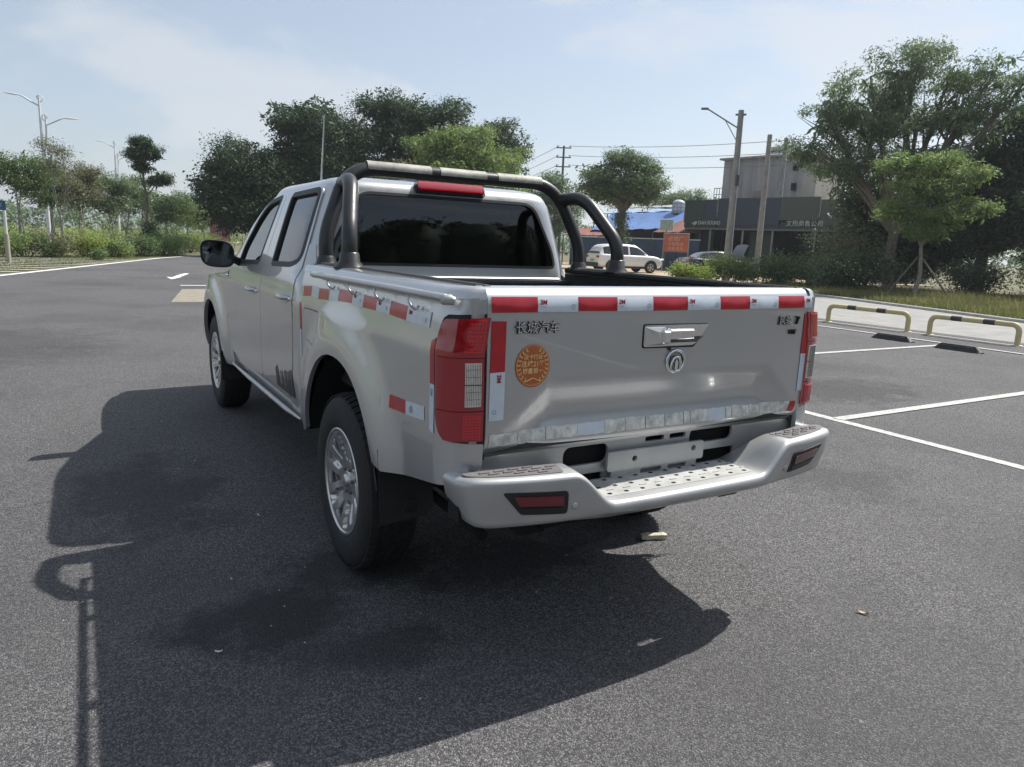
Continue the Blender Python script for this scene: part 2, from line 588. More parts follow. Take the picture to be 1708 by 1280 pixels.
for sg in (-1, 1):
    o3 = (sg, 0, 0)
    LC, LF, LB = lift_cab(sg), lift_fender(sg), lift_bed(sg)
    # ---- doors
    fdoor = rpoly([(2.606, .565), (2.606, 1.20), (2.570, 1.632), (2.93, 1.618), (3.17, 1.515), (3.40, 1.31), (3.52, 1.215), (3.655, 1.19), (3.665, .98), (3.70, .80), (3.60, .565)],
                  [.03, .3, .02, .2, .2, .1, .05, .04, .2, .1, .04])
    rdoor = rpoly([(1.93, .565), (1.86, .70), (1.842, 1.0), (1.842, 1.20), (1.845, 1.40), (1.862, 1.642), (2.562, 1.634), (2.598, 1.20), (2.598, .565)],
                  [.05, .08, .2, .2, .1, .04, .02, .3, .03])
    for nm, pl, wn_, hy, hz in (('front_door', fdoor, fd_win, 2.80, 1.066), ('rear_door', rdoor, rd_win, 1.985, 1.085)):
        d = patch(nm, LC, pl, [ring(wn_, 0.012)], 0.035, 0.004, 0.02, PAINT, truck, o3)
        patch('window_trim', LC, ring(wn_, 0.022), [ring(wn_, -0.006)], 0.03, 0.0055, 0.018, BLACKP, d, o3)
        patch('window_glass', LC, ring(wn_, 0.004), [], 0.05, -0.009, 0.0, GLASS_SD, d, o3)
        hw = wprof(np.array([hz]))[0]
        h = MB()
        # pull handle: a bar on two feet over a cup
        pts = [(sg * (hw + .006), hy - .085, hz), (sg * (hw + .030), hy - .065, hz + .002), (sg * (hw + .036), hy, hz + .003), (sg * (hw + .030), hy + .065, hz + .002), (sg * (hw + .006), hy + .085, hz)]
        h.tube(catmull(pts, 4), [0.010] * 4 + [0.0125] * 4 + [0.0125] * 4 + [0.010] * 5, 10)
        h.build('door_handle', PAINT, d)
        patch('handle_cup', LC, rpoly([(hy - .06, hz - .03), (hy + .06, hz - .03), (hy + .055, hz + .03), (hy - .055, hz + .03)], .028), [], .02, .005, .006, PAINT_W, d, o3)
        MB().lathe([(0.0, sg * (hw + .012)), (.009, sg * (hw + .012)), (.011, sg * (hw + .003))], 14, 'x', (0, hy - .10, hz - .004)).build('key_lock', CHROME, d)
    # quarter divider in the front window + B pillar gloss strip
    patch('cab_quarter_panel', LC, rpoly([(1.716, .47), (1.93, .47), (1.93, .558), (1.852, .70), (1.834, 1.0), (1.834, 1.20), (1.838, 1.36), (1.80, 1.36), (1.765, 1.22), (1.722, 1.10)], [.01, .01, .05, .08, .2, .2, 0, 0, .05, .05]), [], .035, .001, .02, PAINT, truck, o3)
    # ---- sill with trim tube
    patch('sill_panel', LC, [(1.935, .44), (3.72, .44), (3.72, .558), (1.935, .558)], [], .05, -.004, .03, PAINT, truck, o3)
    MB().tube([(sg * .832, 1.74, .486), (sg * .842, 2.0, .484), (sg * .844, 3.0, .478), (sg * .838, 3.62, .474)], [.006, .013, .013, .007], 12).build('sill_trim_tube', CHROME if False else PAINT_W, truck)
    # ---- dark sheet behind the panel gaps, their shade painted in
    patch('gap_shade_sheet', LC, [(1.77, .46), (3.85, .46), (3.85, 1.19), (1.77, 1.19)], [], .06, -.022, 0, DARK, truck, o3)
    # ---- front fender
    ar = arch((FA[0], FA[1]), .485, .50, .44, .44)
    fpoly = [(3.675, .98), (3.668, 1.085)] + [(4.0, 1.092), (4.6, 1.06), (5.02, 1.0), (5.13, .93), (5.15, .80), (5.14, .62)] + [(5.10, .44)] + ar[::-1] + [(3.62, .44), (3.61, .565), (3.708, .80)]
    patch('front_fender', LF, fpoly, [], .04, .003, .03, PAINT, truck, o3)
    # ---- bed side with arch, fuel door opening on the left
    ar = arch((RA[0] - .01, RA[1]), .50, .545, .60, .50)
    top = 1.236
    outline = [(-.02, .690), (.02, .672), (.12, .655), (.50, .585)] + ar + [(1.58, .47), (1.700, .47), (1.703, top), (0.12, top), (0.06, top), (0.0, top), (-.065, top), (-.067, 1.195)]
    # leave the lamp recess at the rear corner
    outline += [(.075, 1.188), (.094, 1.176), (.106, 1.15), (.109, 1.10), (.108, .90), (.099, .855), (.086, .825), (.068, .808), (-.064, .796), (-.06, .70)]
    fdr = rpoly([(1.372, .918), (1.612, .918), (1.628, 1.062), (1.355, 1.066)], .035)
    hl = [ring(fdr, .004)] if sg < 0 else []
    bs = patch('bed_side', LB, outline, hl, .035, 0, .02, PAINT, truck, o3)
    if sg < 0:
        patch('fuel_door', LB, fdr, [], .03, .0005, .015, PAINT, bs, o3)
        patch('fuel_door_recess', LB, ring(fdr, .01), [], .04, -.014, 0, DARK, bs, o3)
    # bed rail cap: rolls over the top and down inside
    sec = [(.8135, 1.2355), (.808, 1.252), (.797, 1.264), (.78, 1.271), (.755, 1.2735), (.735, 1.272), (.722, 1.266), (.715, 1.253), (.714, 1.20)]
    rows = []
    for y in [1.703, 1.6, 1.2, .8, .4, .2, .12]:
        rows.append([(sg * x, y, z) for x, z in sec])
    for k, u in enumerate((.02, .045, .07, .095, .12, .15, .185)):
        dx = cdx(np.array([u]))[0]; yy = -cyy(np.array([u]))[0]
        row = []
        for j, (x, z) in enumerate(sec):
            fr = max(0, (x - .725) / (.8135 - .725))
            ins = (.8135 - x) * (u / .185)          # pull top edge forward of the rear face
            row.append((sg * max(.722 if j < 7 else .714, x - dx * fr if j < 7 else x), yy + (j > 0) * min(.05, (.8135 - x) * .55 * (u / .185)), z))
        rows.append(row)
    MB().grid(rows).build('bed_rail', PAINT, truck)
    # bed inner wall, rear corner post
    MB().box((sg * .715, .86, .99), (.02, 1.66, .50)).build('bed_inner_wall', LINER, truck)
    MB().box((sg * .70, .86, 1.262), (.035, 1.62, .03), bevel=.008).build('bed_rail_liner_lip', LINER, truck)
    MB().box((sg * .745, .055, .99), (.04, .07, .5)).build('corner_post', PAINT_W, truck)
    # ---- rope rail with hooks
    if sg < 0:
        rr = MB()
        pts = [(sg * .822, .028, 1.232), (sg * .845, .035, 1.238), (sg * .853, .08, 1.240), (sg * .853, .6, 1.239), (sg * .853, 1.34, 1.233), (sg * .845, 1.395, 1.23), (sg * .815, 1.41, 1.225)]
        rr.tube(catmull(pts, 5), .0125, 10)
        ro = rr.build('rope_rail', PAINT_W, truck)
        MB().lathe([(0, sg * .862), (.010, sg * .862), (.0155, sg * .857), (.0155, sg * .832)], 14, 'x', (0, .030, 1.236)).build('rail_end_cap', PAINT_W, ro)
        for hy in (.29, .60, .90, 1.18):
            hk = [(sg * .853, hy, 1.232), (sg * .856, hy - .006, 1.21), (sg * .850, hy - .014, 1.195), (sg * .838, hy - .02, 1.185), (sg * .828, hy - .02, 1.196)]
            MB().tube(catmull(hk, 4), .0045, 7).build('hook', PAINT_W, ro)
        for hy in (.48, 1.05):
            MB().box((sg * .835, hy, 1.236), (.03, .05, .012), bevel=.004).build('rail_bracket', PAINT_W, ro)
    # ---- wheel arch liners
    for (cy, cz), nm in ((RA, 'rear'), (FA, 'front')):
        rows = []
        for i in range(19):
            t = .22 + (math.pi - .44) * i / 18
            rows.append([(sg * x, cy + .52 * math.cos(t), cz + .535 * math.sin(t) - .01) for x in (.50, .70, .842)])
        MB().grid(rows).build('wheel_arch_liner', BLACKP, truck)
        rows = [[(sg * .50, cy + r * math.cos(math.pi * i / 18), cz + r * math.sin(math.pi * i / 18)) for r in (.05, .53)] for i in range(19)]
        MB().grid(rows).build('inner_arch_wall', DARK, truck)
    # ---- mud flaps
    for cy, zb in ((RA[0], .375), (FA[0], .30)):
        y0 = cy - .545 if cy < 2 else cy - .475
        xs = np.linspace(.655, .872, 8)
        fl = MB()
        prof = []
        for dy in (0, .012):
            rows = []
            for zz in np.linspace(0, 1, 6):
                row = []
                for x in xs:
                    t = (x - .655) / .217
                    ztop = .60 + .06 * t if cy < 2 else .52
                    zbt = zb + .015 * (1 - t) + (.03 if x < .67 else 0)
                    z = zbt + (ztop - zbt) * zz
                    row.append((sg * x, y0 + dy + .05 * zz - .03 * t * zz + .01 * math.sin(t * 3), z))
                rows.append(row)
            fl.grid(rows)
        f_ = fl.build('mud_flap', BLACKP, truck)
        if cy < 2:
            pts = [(sg * .745 + .028 * math.cos(a), y0 - .004, .435 + .024 * math.sin(a)) for a in np.linspace(0, 2 * math.pi, 18)]
            MB().tube(pts, .004, 6).build('flap_emblem', BLACKP, f_)
        # wrap of the flap along the arch edge
        if cy < 2:
            lp = MB(); rows = []
            for i in range(9):
                z = .50 + .26 * i / 8
                s_ = math.sqrt(max(0, 1 - ((z - RA[1]) / .545)**2))
                yy = RA[0] - .01 - .50 * s_**.9
                rows.append([(sg * .872, yy - .030 * (1 - i / 8), z), (sg * .868, yy + .004, z), (sg * .80, yy + .03, z)])
            lp.grid(rows); lp.build('flap_edge', BLACKP, truck)
    # ---- tail lamp, stacked lenses wrapping the corner
    lamp = patch('tail_light', LB, [(-.070, .792), (.072, .804), (.09, .822), (.103, .853), (.112, .90), (.113, 1.10), (.110, 1.152), (.098, 1.180), (.078, 1.192), (-.070, 1.199)], [], .02, -.006, .03, BLACKP, truck, o3)
    so_ = spl([.80, .815, .83, .86, .92, 1.12, 1.15, 1.17, 1.19], [.050, .060, .074, .086, .0935, .0945, .090, .081, .064])
    def lens(nm, z0, z1, off, m_, s1=None, s0=-.057, r=.006, dz=0.0):
        n = 9
        ztop = lambda q: z1 - max(0, q) * dz
        if s1 is None:
            right = [(float(so_(z0 + (z1 - z0) * k / n)), z0 + (ztop(.08) - z0) * k / n) for k in range(n + 1)]
        else: right = [(s1, z0), (s1, z1)]
        pl = [(s0, z0)] + right + [(s0, z1)]
        return patch(nm, LB, pl, [], .010, off, off + .008, m_, lamp, o3)
    lens('lens_highlight_backing', .808, 1.184, .004, LENS_R2, dz=.12)  # bright red layer painting the highlight lines between the lenses
    lens('lens', 1.066, 1.184, .012, LENS_R, dz=.12)
    lens('lens', .904, 1.0635, .010, LENS_R)
    lens('lens', .812, .9015, .012, LENS_R)
    lens('bright_lens', 1.080, 1.178, .0150, LENS_R2, s1=.004, s0=-.047)
    lens('bright_lens', .818, .890, .0150, LENS_R2, s1=.004, s0=-.047)
    lens('clear_lens', .986, 1.050, .0150, LENS_C, s1=.0, s0=-.047)
    lens('clear_lens', .918, .982, .0150, LENS_C, s1=.0, s0=-.047)
    for z0, z1 in ((1.080, 1.178), (.818, .890)):
        for k in range(8):
            z = z0 + (z1 - z0) * (k + .5) / 8
            patch('lens_rib', LB, [(-.044, z - .0011), (.001, z - .0011), (.001, z + .0011), (-.044, z + .0011)], [], .02, .0162, .001, LENS_R, lamp, o3)
        for k in range(5):
            q = -.040 + k * .010
            patch('lens_rib', LB, [(q, z0 + .004), (q + .001, z0 + .004), (q + .001, z1 - .004), (q, z1 - .004)], [], .03, .0164, .001, LENS_R, lamp, o3)
    for k in range(9):
        q = -.044 + k * .005
        patch('lens_rib', LB, [(q, .921), (q + .0014, .921), (q + .0014, 1.047), (q, 1.047)], [], .03, .0158, .001, BADGE, lamp, o3)
    for z in (.940, .962, 1.008, 1.030):
        patch('lens_rib', LB, [(-.045, z), (-.002, z), (-.002, z + .0012), (-.045, z + .0014)], [], .02, .0159, .001, BADGE, lamp, o3)

# ---- tailgate
gout = [(-.722 + TX, .745), (.722 + TX, .745), (.728 + TX, 1.34), (-.728 + TX, 1.34)]
gate = patch('tailgate', lift_gate, rpoly(gout, .012), [], (.03, .018), 0, .03, PAINT, truck, (0, -1, 0))
MB().box((TX, .085, 1.0), (1.42, .02, .50)).build('tailgate_inner_panel', LINER, gate)
def gatepatch(nm, pl, m_, off=.0026, res=.03, par=None, depth=.001):
    return patch(nm, lift_gate, pl, [], res, off, depth, m_, par or gate, (0, -1, 0))
def quad(x0, x1, z0, z1, j=0.0):
    r_ = lambda: random.uniform(-j, j)
    return [(x0 + r_(), z0 + r_()), (x1 + r_(), z0 + r_()), (x1 + r_(), z1 + r_()), (x0 + r_(), z1 + r_())]
# plane matrices for lettering: rear face (reads along +x), left side (reads along -y)
def M_rear(x, y, z, rot=0): return Matrix.Translation((x, y, z)) @ Matrix.Rotation(R(90), 4, 'X') @ Matrix.Rotation(R(rot), 4, 'Z')
def M_left(x, y, z, rot=0): return Matrix.Translation((x, y, z)) @ Matrix.Rotation(R(-90), 4, 'Z') @ Matrix.Rotation(R(90), 4, 'X') @ Matrix.Rotation(R(rot), 4, 'Z')
tx = [-0.706, -0.548, -0.4, -0.246, -0.093, 0.064, 0.222, 0.376, 0.533, 0.688, 0.734]
for i in range(10):
    red = i % 2 == 0
    t = gatepatch('tape_piece', quad(tx[i], tx[i + 1], 1.199, 1.245, .0015), RED_T if red else WHITE_T)
    if not red:
        yy = lambda x: lift_gate(np.array([x]), np.array([1.22]))[0][1] - .0022
        x = tx[i] + .018
        text_obj('tape_print', '3M', .020, TAPE_INK, t, M_rear(x, yy(x) - .0014, 1.2275), .0002, .0008)
        text_obj('tape_print', '▪▪▪▪', .007, TAPE_INK, t, M_rear(x, yy(x) - .0014, 1.2145), .0002)
        x = tx[i + 1] - .02
        if tx[i + 1] - tx[i] > .1:
            text_obj('tape_print', '○', .018, TAPE_GREY, t, M_rear(x, yy(x) - .0014, 1.214), .0002)
            text_obj('tape_print', '▪▪▪▪', .006, TAPE_GREY, t, M_rear(x, yy(x) - .0014, 1.2045), .0002)
for sg in (-1, 1):
    a, b = (-.706, -.656) if sg < 0 else (.697, .728)
    t = gatepatch('tape_piece', quad(a, b, 1.02, 1.172 if sg < 0 else 1.176, .001), RED_T)
    t = gatepatch('tape_piece', quad(a, b, .873, 1.02, .001), WHITE_T)
    if sg < 0:
        yy = lift_gate(np.array([-.68]), np.array([1.0]))[0][1] - .0022
        text_obj('tape_print', '3M', .020, TAPE_INK, t, M_rear(-.677, yy - .0016, .998, -90), .0002, .0008)
        text_obj('tape_print', '○', .018, TAPE_GREY, t, M_rear(-.690, yy - .0016, .895, -90), .0002)
# old peeling tape along the bottom edge, in worn pieces
xs = [-.702]
while xs[-1] < .69: xs.append(min(.708, xs[-1] + random.choice((.035, .06, .075, .09, .11))))
for i in range(len(xs) - 1):
    j = .004; gp = random.choice((.0006, .0006, .0022))
    top_ = .829 + random.uniform(-.002, .003)
    pl = [(xs[i] + gp, .786 + random.uniform(-j, j) * .5)]
    n = max(2, int((xs[i + 1] - xs[i]) / .012))
    pl += [(xs[i] + (xs[i + 1] - xs[i]) * k / n, .786 + random.uniform(-j, j) * .7) for k in range(1, n)]
    pl += [(xs[i + 1] - gp, .786 + random.uniform(-j, j) * .5), (xs[i + 1] - gp, top_ + random.uniform(-j, j) * .5)]
    pl += [(xs[i + 1] - (xs[i + 1] - xs[i]) * k / n, top_ + random.uniform(-j, j) * .6) for k in range(1, n)]
    pl += [(xs[i] + gp, top_)]
    gatepatch('worn_tape_piece', pl, RED_T if i == len(xs) - 2 else (WHITE_T if i % 7 == 4 else WORN_T), .0018, .02)
# bezel and latch handle
hx, hz = .022, 1.113
bz = gatepatch('tailgate_handle', rpoly([(hx - .148, hz - .036), (hx + .085, hz - .036), (hx + .148, hz + .036), (hx - .148, hz + .036)], [.008, .02, .006, .008]), CHROME, .006, .03, None, .008)
gatepatch('handle_shadow_gap', rpoly([(hx - .152, hz - .041), (hx + .085, hz - .044), (hx + .152, hz + .038), (hx - .152, hz + .040)], .01), BLACKP, .002, .03, bz, .002)
def gy(x, z): return lift_gate(np.array([x]), np.array([z]))[0][1]
yb = gy(hx, hz)
h = MB()
# left wedge block with a bright key cap
h.add([(hx - .146, yb - .006, hz - .034), (hx - .060, yb - .006, hz - .034), (hx - .060, yb - .006, hz + .030), (hx - .146, yb - .006, hz + .030),
       (hx - .100, yb - .034, hz - .022), (hx - .062, yb - .034, hz - .018), (hx - .070, yb - .034, hz + .018), (hx - .112, yb - .034, hz + .016)],
      [(0, 1, 5, 4), (1, 2, 6, 5), (2, 3, 7, 6), (3, 0, 4, 7), (4, 5, 6, 7)])
h.build('latch_block', CHROME, bz)
MB().box((hx - .078, yb - .031, hz - .002), (.036, .026, .046), bevel=.006).build('latch_cap', CHROME, bz)
MB().box((hx + .010, yb - .012, hz + .002), (.118, .020, .040), bevel=.006).build('latch_paddle', CHROME, bz)
h = MB(); h.add([(hx - .05, yb - .008, hz - .026), (hx + .09, yb - .008, hz - .026), (hx + .125, yb - .008, hz - .006), (hx + .072, yb - .026, hz - .010), (hx - .05, yb - .028, hz - .014)],
                [(0, 1, 2, 3, 4)]); h.build('latch_lower_lip', BADGE_D, bz)
MB().lathe([(0, yb - .006), (.006, yb - .006), (.008, yb)], 14, 'y', (hx - .03, 0, hz - .046)).build('key_lock', BADGE_D, bz)
# oval emblem: outer ring, inner ring, centre bridge
ex, ez = .022, 1.022
ye = gy(ex, ez)
em = MB()
for rx, rz_, rad in ((.040, .038, .0055),):
    em.tube([(ex + rx * math.cos(a), ye - .006, ez + rz_ * math.sin(a)) for a in np.linspace(0, 2 * math.pi, 36)], rad, 8)
eo = em.build('emblem', CHROME, gate)
eb = MB()
eb.prism([(ex + .036 * math.cos(a), ez + .034 * math.sin(a)) for a in np.linspace(0, 2 * math.pi, 30)[:-1]], ye - .003, ye + .004)
eb.build('emblem_field', BADGE, eo)
a1 = MB()
a1.tube([(ex - .022, ye - .006, ez - .030), (ex - .020, ye - .010, ez - .004), (ex - .012, ye - .012, ez + .012), (ex, ye - .012, ez + .016), (ex + .012, ye - .012, ez + .012), (ex + .020, ye - .010, ez - .004), (ex + .022, ye - .006, ez - .030)], .0048, 8)
a1.build('emblem_arch', CHROME, eo)
a2 = MB()
a2.prism([(ex - .006, ez - .032), (ex + .006, ez - .032), (ex + .008, ez - .004), (ex, ez + .009), (ex - .008, ez - .004)], ye - .013, ye)
a2.build('emblem_tower', CHROME, eo)
# badges
text_obj('maker_badge', '长城汽车', .0405, BADGE_D, gate, M_rear(-.548, gy(-.548, 1.15) - .004, 1.149), .003, .0004)
text_obj('maker_badge', '长城汽车', .0405, CHROME, gate, M_rear(-.548, gy(-.548, 1.15) - .0078, 1.1502), .0006, -.0002)
text_obj('model_badge', '风骏', .036, BADGE_D, gate, M_rear(.578, gy(.57, 1.15) - .004, 1.150), .003, .0005)
text_obj('model_badge', '风骏', .036, CHROME, gate, M_rear(.578, gy(.57, 1.15) - .0078, 1.1507), .0006, -.0002)
text_obj('model_badge', '7', .044, BADGE_D, gate, M_rear(.652, gy(.65, 1.15) - .004, 1.150), .004, .0004)
text_obj('trim_badge', 'USF', .027, BADGE_D, gate, M_rear(.630, gy(.63, 1.10) - .003, 1.106), .003, 0)
# round anniversary sticker with wreath
sx_, sz_ = -.559, 1.034
ys = gy(sx_, sz_)
st = gatepatch('round_sticker', [(sx_ + .062 * math.cos(a), sz_ + .066 * math.sin(a)) for a in np.linspace(0, 2 * math.pi, 41)[:-1]], STICK, .0020)
MB().tube([(sx_ + .059 * math.cos(a), ys - .0028, sz_ + .063 * math.sin(a)) for a in np.linspace(0, 2 * math.pi, 49)], .0008, 5).build('sticker_edge', STICK_G, st)
for txt, dz, s_ in (('皮卡行业', .026, .0170), ('连续21年', .004, .0215), ('销量第一', -.018, .0190)):
    text_obj('sticker_print', txt, s_, STICK_G, st, M_rear(sx_, ys - .0042, sz_ + dz), .0002, .0004)
for sgn in (-1, 1):
    for k in range(9):
        a = math.radians(-62 + k * 15)
        cx_, cz_ = sx_ + sgn * .051 * math.cos(a), sz_ + .053 * math.sin(a)
        for side in (-1, 1):
            b_ = a + math.pi / 2 + side * .7
            d1 = Vector((sgn * math.cos(b_), math.sin(b_))) * .0105
            n1 = Vector((-d1.y, d1.x)) * .26
            p = Vector((cx_, cz_))
            pl = [p, p + d1 * .5 + n1, p + d1, p + d1 * .5 - n1]
            MB().add([(q.x, ys - .0042, q.y) for q in pl], [(0, 1, 2, 3)]).build('wreath_leaf', STICK_G, st, fix=False)
MB().tube([(sx_ - .026, ys - .0042, sz_ - .050), (sx_, ys - .0042, sz_ - .040), (sx_ + .026, ys - .0042, sz_ - .050)], .0018, 5).build('wreath_stem', STICK_G, st)

# ---- tape on the left flank (and its twin on the right)
ty = [1.648, 1.509, 1.393, 1.235, 1.103, .926, .798, .652, .518, .363, .175]
tz = [1.117, 1.128, 1.124, 1.132, 1.139, 1.146, 1.141, 1.143, 1.143, 1.139, 1.137]
for sg in (-1, 1):
    LB = lift_bed(sg)
    bs = [o for o in truck.children if o.name.startswith('bed_side')][0 if sg < 0 else 1]
    def bp(pl, m_, off=.0022):
        return patch('tape_piece', LB, pl, [], .04, off, .001, m_, bs, (sg, 0, 0))
    for i in range(10):
        t = bp([(ty[i], tz[i]), (ty[i + 1], tz[i + 1]), (ty[i + 1], tz[i + 1] + .047), (ty[i], tz[i] + .047)], RED_T if i % 2 == 0 else WHITE_T)
        if i % 2 and sg < 0 and i > 4:
            yy = ty[i] - .03; zz = tz[i] + .03
            xw = LB(np.array([yy]), np.array([zz]))[0][0]
            text_obj('tape_print', '3M', .018, TAPE_INK, t, M_left(xw - .0042, yy, zz), .0002, .0008)
            yy = ty[i + 1] + .03
            text_obj('tape_print', '|||', .016, TAPE_GREY, t, M_left(LB(np.array([yy]), np.array([zz - .01]))[0][0] - .0042, yy, zz - .01), .0002)
    bp([(.480, .822), (.338, .829), (.338, .876), (.480, .868)], RED_T)
    t = bp([(.337, .829), (.185, .842), (.185, .887), (.337, .876)], WHITE_T)
    if sg < 0: text_obj('tape_print', '◎', .03, TAPE_GREY, t, M_left(LB(np.array([.29]), np.array([.85]))[0][0] - .0040, .29, .853), .0002)
    bp([(.145, .97), (.115, .97), (.115, 1.115), (.145, 1.10)], RED_T)
    t = bp([(.145, .825), (.115, .815), (.115, .97), (.145, .97)], WHITE_T)
    if sg < 0: text_obj('tape_print', '3M', .018, TAPE_GREY, t, M_left(LB(np.array([.13]), np.array([.95]))[0][0] - .0040, .13, .945, -90), .0002, .0005)
    bp([(1.692, .955), (1.668, .955), (1.668, 1.085), (1.692, 1.085)], RED_T)
    bp([(1.692, .82), (1.668, .82), (1.668, .953), (1.692, .953)], WHITE_T)
    # worn ghost of an old sticker behind the arch
    patch('old_sticker_mark', LB, [(.59, .80), (.545, .80), (.545, .85), (.59, .85)], [], .04, .0006, .0004, PAINT_W, bs, (sg, 0, 0))

# ---- cab shell (roof, pillars, rear wall) as one pressed body with openings
roofd = spl([1.64, 1.67, 1.70, 1.75, 1.85, 2.05, 2.30], [0.0, .010, .028, .070, .165, .36, .59])
roofz = spl([1.64, 1.67, 1.70, 1.75, 1.85, 2.05, 2.30], [1.640, 1.668, 1.690, 1.707, 1.722, 1.732, 1.736])
def shell_sec(v):
    z = np.where(v <= 1.64, v, roofz(v)); d = np.where(v <= 1.64, 0, roofd(v))
    zc = np.minimum(z, 1.64)
    # keep the roof edge tangent to the pillars
    w = wprof(zc) - d - np.maximum(0, np.minimum(z, 1.70) - 1.64) * .25
    yr = yrear(zc) + d * 1.35; yf = yfront(zc) - d * 1.55
    return w, (yr + yf) / 2, (yf - yr) / 2, z
def lift_shell(ph, v):
    w, yc, h, z = shell_sec(v)
    c, s = np.cos(ph), np.sin(ph)
    k = (np.abs(c)**NSE + np.abs(s)**NSE)**(-1 / NSE)
    return np.stack([w * c * k, yc + h * s * k, z - 0.004 * 0], 1)
def side_to_shell(poly, sg):
    out = []
    for y, z in poly:
        w, yc, h, _ = [float(q) for q in shell_sec(np.array(z))]
        yn = max(-.995, min(.995, (y - yc) / h)); xn = sg * (1 - abs(yn)**NSE)**(1 / NSE)
        out.append((math.atan2(yn, xn), z))
    return out
def rear_to_shell(poly):
    out = []
    for x, z in poly:
        w, yc, h, _ = [float(q) for q in shell_sec(np.array(z))]
        xn = x / w; yn = -(1 - abs(xn)**NSE)**(1 / NSE)
        out.append((math.atan2(yn, xn), z))
    return out
def front_to_shell(poly):
    out = []
    for x, z in poly:
        w, yc, h, _ = [float(q) for q in shell_sec(np.array(z))]
        xn = x / w; yn = (1 - abs(xn)**NSE)**(1 / NSE)
        out.append((math.atan2(yn, xn), z))
    return out
rwin = rpoly([(-.672, 1.272), (.672, 1.272), (.655, 1.36), (.515, 1.628), (-.515, 1.628), (-.655, 1.36)], [.03, .03, .1, .07, .07, .1])
fwin = rpoly([(-.70, 1.22), (.70, 1.22), (.60, 1.60), (-.60, 1.60)], .06)
lo_, hi_ = -math.pi * 1.25, math.pi * 0.75      # cut the loop at the front-left corner
def wrapd(poly):
    return [((a - 2 * math.pi) if a > hi_ else ((a + 2 * math.pi) if a < lo_ else a), z) for a, z in poly]
shell_holes = [wrapd(side_to_shell(ring(dens(fd_win, .03), .02), 1)), wrapd(side_to_shell(ring(dens(rd_win, .03), .02), 1)),
               wrapd(side_to_shell(ring(dens(fd_win, .03), .02), -1)), wrapd(side_to_shell(ring(dens(rd_win, .03), .02), -1)),
               wrapd(rear_to_shell(dens(rwin, .03))), wrapd(front_to_shell(dens(fwin, .03)))]
shell_holes = [h for h in shell_holes]
cab = patch('cab_shell', lift_shell, [(lo_, 1.10), (hi_, 1.10), (hi_, 2.30), (lo_, 2.30)], shell_holes, (.04, .022), -.004, 0, PAINT, truck, (0, 0, 1))
rw = patch('rear_window', lift_shell, rear_to_shell(dens(ring(rwin, .003), .03)), [], (.05, .03), -.008, 0, GLASS_DK, truck, (0, -1, 0))
patch('rear_window_seal', lift_shell, rear_to_shell(dens(ring(rwin, .008), .03)), [rear_to_shell(dens(ring(rwin, -.007), .03))], (.04, .03), -.002, .008, BLACKP, rw, (0, -1, 0))
patch('windshield', lift_shell, front_to_shell(dens(ring(fwin, .003), .03)), [], (.06, .04), -.008, 0, GLASS_CL, truck, (0, 1, 0))
# roof seam strips
for sg in (-1, 1):
    for y0 in (2.0,):
        pass
# belt panel under the rear window: two small bumps and a lower lip
MB().box((0, 1.716, 1.205), (1.36, .03, .018), bevel=.005).build('rear_wall_lip', PAINT_W, truck)
# third brake light
lift_bl = lambda off: None
tb = patch('third_brake_light', lift_shell, rear_to_shell(rpoly([(-.195, 1.652), (.195, 1.652), (.195, 1.69), (-.195, 1.69)], .012)), [], (.05, .02), .030, .040, LENS_R, truck, (0, -1, .3))
patch('brake_light_housing', lift_shell, rear_to_shell(rpoly([(-.205, 1.643), (.205, 1.643), (.205, 1.70), (-.205, 1.70)], .016)), [], (.05, .02), .016, .030, BLACKP, tb, (0, -1, .3))

# ---- bed floor, bulkhead, rear cross panel, chassis
MB().box((0, .86, .775), (1.43, 1.66, .03)).build('bed_floor', LINER, truck)
MB().box((0, 1.69, .975), (1.46, .02, .42)).build('bed_bulkhead', LINER, truck)
MB().box((0, 1.66, 1.185), (1.42, .07, .03), bevel=.01).build('bulkhead_rail', LINER, truck)
fr = MB()
for sg in (-1, 1):
    fr.box((sg * .47, 2.6, .50), (.10, 5.0, .14))
for y in (.12, .9, 2.1, 3.0, 3.9): fr.box((0, y, .50), (.9, .08, .10))
fr.box((0, 2.85, .50), (1.58, 2.2, .06)); fr.box((0, .30, .70), (1.5, .3, .05)); fr.box((0, 4.5, .62), (1.0, 1.2, .3))  # black slabs under cab and bed added to stop light leaks
fr.box((0, 1.72, .78), (1.5, .05, .66))  # filler box added to block sun through the gap between cab and bed
fr.build('chassis_and_fillers', DARK, truck)
MB().tube([(-.62, RA[0], .375), (.62, RA[0], .375)], .05, 10).build('rear_axle', DARK, truck)
MB().lathe([(.0, -.13), (.09, -.12), (.13, -.05), (.14, 0), (.13, .05), (.09, .12), (0, .13)], 16, 'x', (0.05, RA[0], .375)).build('differential', DARK, truck)
MB().tube([(.30, 2.0, .36), (.33, 1.3, .40), (.36, .6, .42), (.38, .18, .42)], .028, 10).build('exhaust_pipe', STEEL_P, truck)
MB().lathe([(.10, -.08), (.24, -.09), (.33, -.07), (.345, 0), (.33, .07), (.24, .09), (.10, .08)], 28, 'z', (0, .42, .56)).build('spare_tyre', RUBBER, truck)
MB().tube([(-.55, .30, .36), (-.55, 2.2, .40)], .02, 8).build('leaf_spring', DARK, truck)
MB().tube([(.55, .30, .36), (.55, 2.2, .40)], .02, 8).build('leaf_spring', DARK, truck)
